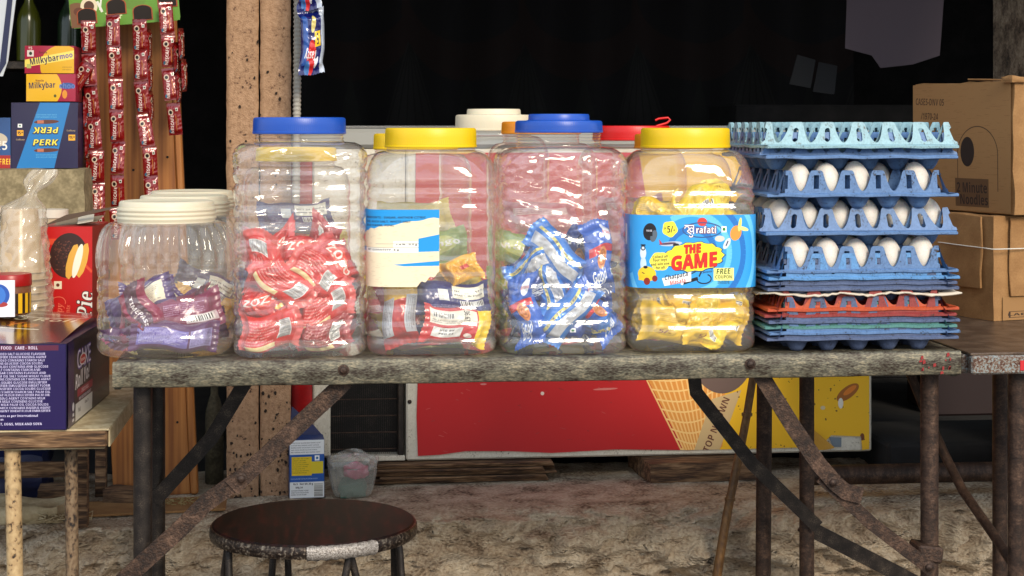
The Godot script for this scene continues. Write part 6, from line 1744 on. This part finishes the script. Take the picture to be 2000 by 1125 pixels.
	var tone := [[5, 4, 6, 4, 5, 4, 6, 5, 4], [0, 6, 0, 6, 5, 6, 0, 0, 6], [6, 6, 6, 6, 6, 6, 6, 6, 6], [4, 6, 4, 6, 4, 5, 5, 4, 4], [5, 5, 2, 5, 5, 5, 5, 5, 5], [6, 5, 6, 6, 5, 6, 6, 6, 5]]
	for i in 6:
		if i == 2: continue
		var list := []
		for k in spots.size(): list.append(spots[k] + [k % 2, tone[i][k]])
		fill_jar(backs[i][1], "sweet_packet", "packet", "packets in the back row jar %d" % (i + 1), ["pastel packet inside the yellow-lidded back row jar", "navy or straw packet in the jar seen through the tall blue-lidded jar", "", "green or straw packet inside the orange-lidded jar behind the wavy jar", "pink packet inside the red-lidded back row jar", "pale packet inside the orange-lidded jar behind the blue label jar"][i], mix_m, mm, list)
	var mids := [[-4.2, 3.2, 3.4, 10, -6, -10, 0, 6], [3.6, 3.4, 3.6, -14, -6, 10, 1, 3], [-3.0, 7.2, 3.4, 12, -4, 0, 0, 3], [3.4, 8.4, 2.6, -20, 0, 10, 1, 0]]
	fill_jar(Vector3(-0.259, 0.7505, -2.974), "cake_packet", "packet", "packets in the middle squat jar", "amber packet inside the middle squat jar", mix_m, mm, mids)

# ---------------------------------------------------------------- eggs
func build_eggs():
	var base := Vector3(0.8405, 0.7505, -2.784)
	var half := 0.1575
	var six := tray_mesh(6, 5, half, 0.0375, 0.023, 2)
	var five := tray_mesh(5, 6, half, 0.0375, 0.023, 1)
	var low := tray_mesh(5, 6, half, 0.022, 0.023, 1)
	var tint := func(c: Color, dirt: Color, sd: int) -> StandardMaterial3D:
		return surfaced(ramped([[M.n1, 0.3], [M.n2, 0.3], [M.n3, 0.4]], [[0.27, dirt], [0.36, c.darkened(0.12)], [0.75, c.lightened(0.06)]]), Vector3(3.0 + sd * 0.2, 3.0, 3.0), 0.55)
	var steel: StandardMaterial3D = tint.call(Color(0.34, 0.48, 0.67), Color(0.14, 0.17, 0.22), 1)
	var slate: StandardMaterial3D = tint.call(Color(0.30, 0.36, 0.50), Color(0.14, 0.14, 0.18), 2)
	var sky: StandardMaterial3D = tint.call(Color(0.34, 0.56, 0.78), Color(0.16, 0.2, 0.26), 3)
	var pale: StandardMaterial3D = tint.call(Color(0.55, 0.70, 0.74), Color(0.30, 0.31, 0.29), 4)
	var orange: StandardMaterial3D = tint.call(Color(0.74, 0.28, 0.12), Color(0.30, 0.14, 0.09), 5)
	var crimson: StandardMaterial3D = tint.call(Color(0.56, 0.18, 0.17), Color(0.25, 0.1, 0.09), 6)
	var teal: StandardMaterial3D = tint.call(Color(0.30, 0.52, 0.50), Color(0.16, 0.2, 0.2), 7)
	var list := [
		[0.0236, five, slate, "dark blue egg tray at the very bottom of the stack"], [0.0330, five, steel, "blue egg tray second from the bottom, under the teal tray"], [0.0420, five, teal, "teal green egg tray near the bottom of the stack"], [0.0510, five, slate, "grey blue egg tray between the teal and red trays"],
		[0.0605, five, crimson, "dull red egg tray nested under the orange tray"], [0.0700, low, orange, "orange egg tray with square windows under the white paper"],
		[0.1030, five, slate, "dark slate egg tray lying on the torn white paper"], [0.1115, five, slate, "slate blue egg tray, second above the white paper"], [0.1200, five, sky, "bright blue empty egg tray just under the lowest egg row"], [0.1310, five, steel, "blue egg tray holding the lowest row of white eggs"],
		[0.1915, six, steel, "blue egg tray holding the middle row of six eggs"], [0.2525, five, steel, "blue egg tray holding the highest row of white eggs"], [0.3135, six, steel, "empty blue egg tray under the pale top tray"], [0.3300, six, pale, "pale turquoise empty egg tray on top of the stack"]]
	var jig := [0.0, 0.6, -0.4, 0.5, -0.6, 0.3, 0.2, -0.4, 0.5, 0.0, -0.3, 0.2, -0.2, 0.3]
	for k in list.size():
		var o := obj("egg_tray", list[k][1], list[k][2], null, base + Vector3(jig[k] * 0.003, list[k][0], jig[(k + 5) % 14] * 0.002), Vector3(0, jig[k] * 0.9, 0))
		tag(o, list[k][3], "egg tray", "stacked plastic egg trays")
	# pins on some posts of the top tray
	# torn paper between the trays
	var st := new_st()
	st.set_smooth_group(1)
	var g := RandomNumberGenerator.new(); g.seed = 17
	var n := 160
	var inner := []; var outer := []
	for i in n:
		var a := TAU * i / n
		var k := 1.0 / maxf(absf(cos(a)), absf(sin(a)))
		var p := Vector3(cos(a) * k, 0, sin(a) * k)
		inner.append(p * 0.128 + Vector3(0, 0.0935, 0))
		var w := g.randf_range(-0.0015, 0.0015)
		outer.append(p * (0.160 + g.randf_range(-0.002, 0.0025) + 0.003 * sin(i * 0.31)) + Vector3(0, 0.0935 + 0.0022 * sin(i * 0.45) + w, 0))
	for i in n:
		var j := (i + 1) % n
		quad(st, outer[j], outer[i], inner[i], inner[j])
		quad(st, outer[i], outer[j], outer[j] - Vector3(0, 0.0026, 0), outer[i] - Vector3(0, 0.0026, 0))
		quad(st, outer[i] - Vector3(0, 0.0026, 0), outer[j] - Vector3(0, 0.0026, 0), inner[j] - Vector3(0, 0.0018, 0), inner[i] - Vector3(0, 0.0018, 0))
	tag(obj("paper_sheet", done(st), std(Color(0.78, 0.73, 0.66), 0.9), null, base), "torn white paper sheet between the orange and slate egg trays", "paper")
	# eggs
	var em := egg_mesh()
	var shell := surfaced(ramped([[M.n2, 0.5], [M.n3, 0.5]], [[0.2, Color(0.70, 0.65, 0.60)], [0.33, Color(0.83, 0.80, 0.76)], [0.8, Color(0.87, 0.85, 0.82)]]), Vector3(6, 6, 6), 0.55, 0, null, 0, false)
	shell.subsurf_scatter_enabled = true; shell.subsurf_scatter_strength = 0.1
	var rowname := {0: "lowest", 1: "middle", 2: "highest"}
	var ord := ["first", "second", "third", "fourth", "fifth", "sixth"]
	var trays := [[0.1310, 5, 6], [0.1915, 6, 5], [0.2525, 5, 6]]
	for r in 3:
		var nx: int = trays[r][1]; var nzc: int = trays[r][2]
		for ix in nx:
			for iz in nzc:
				if iz < nzc - 2 and ix > 0: continue
				if r == 2 and ix == 3 and iz == nzc - 1: continue   # one cup of the highest tray is empty
				var p := base + Vector3((ix - (nx - 1) * 0.5) * PITCH, trays[r][0] - 0.0095, (iz - (nzc - 1) * 0.5) * PITCH)
				var sc := 1.05 + 0.04 * sin(ix * 5.1 + iz * 2.7 + r * 1.9)
				var o := obj("egg", em, shell, null, p + Vector3(0, 0.001, 0), Vector3(sin(ix * 3.0 + r) * 6, ix * 50 + r * 30, cos(iz + ix * 2.0) * 6))
				o.scale = Vector3.ONE * sc * (1.0 if r != 1 else 1.0)
				if iz == nzc - 1: tag(o, "white egg, %s from the left in the front of the %s egg tray" % [ord[ix], rowname[r]], "egg", "white eggs in the trays")
				else: tag(o, "white egg behind the front row of the %s egg tray" % rowname[r], "egg", "white eggs behind the front row, %s tray" % rowname[r])
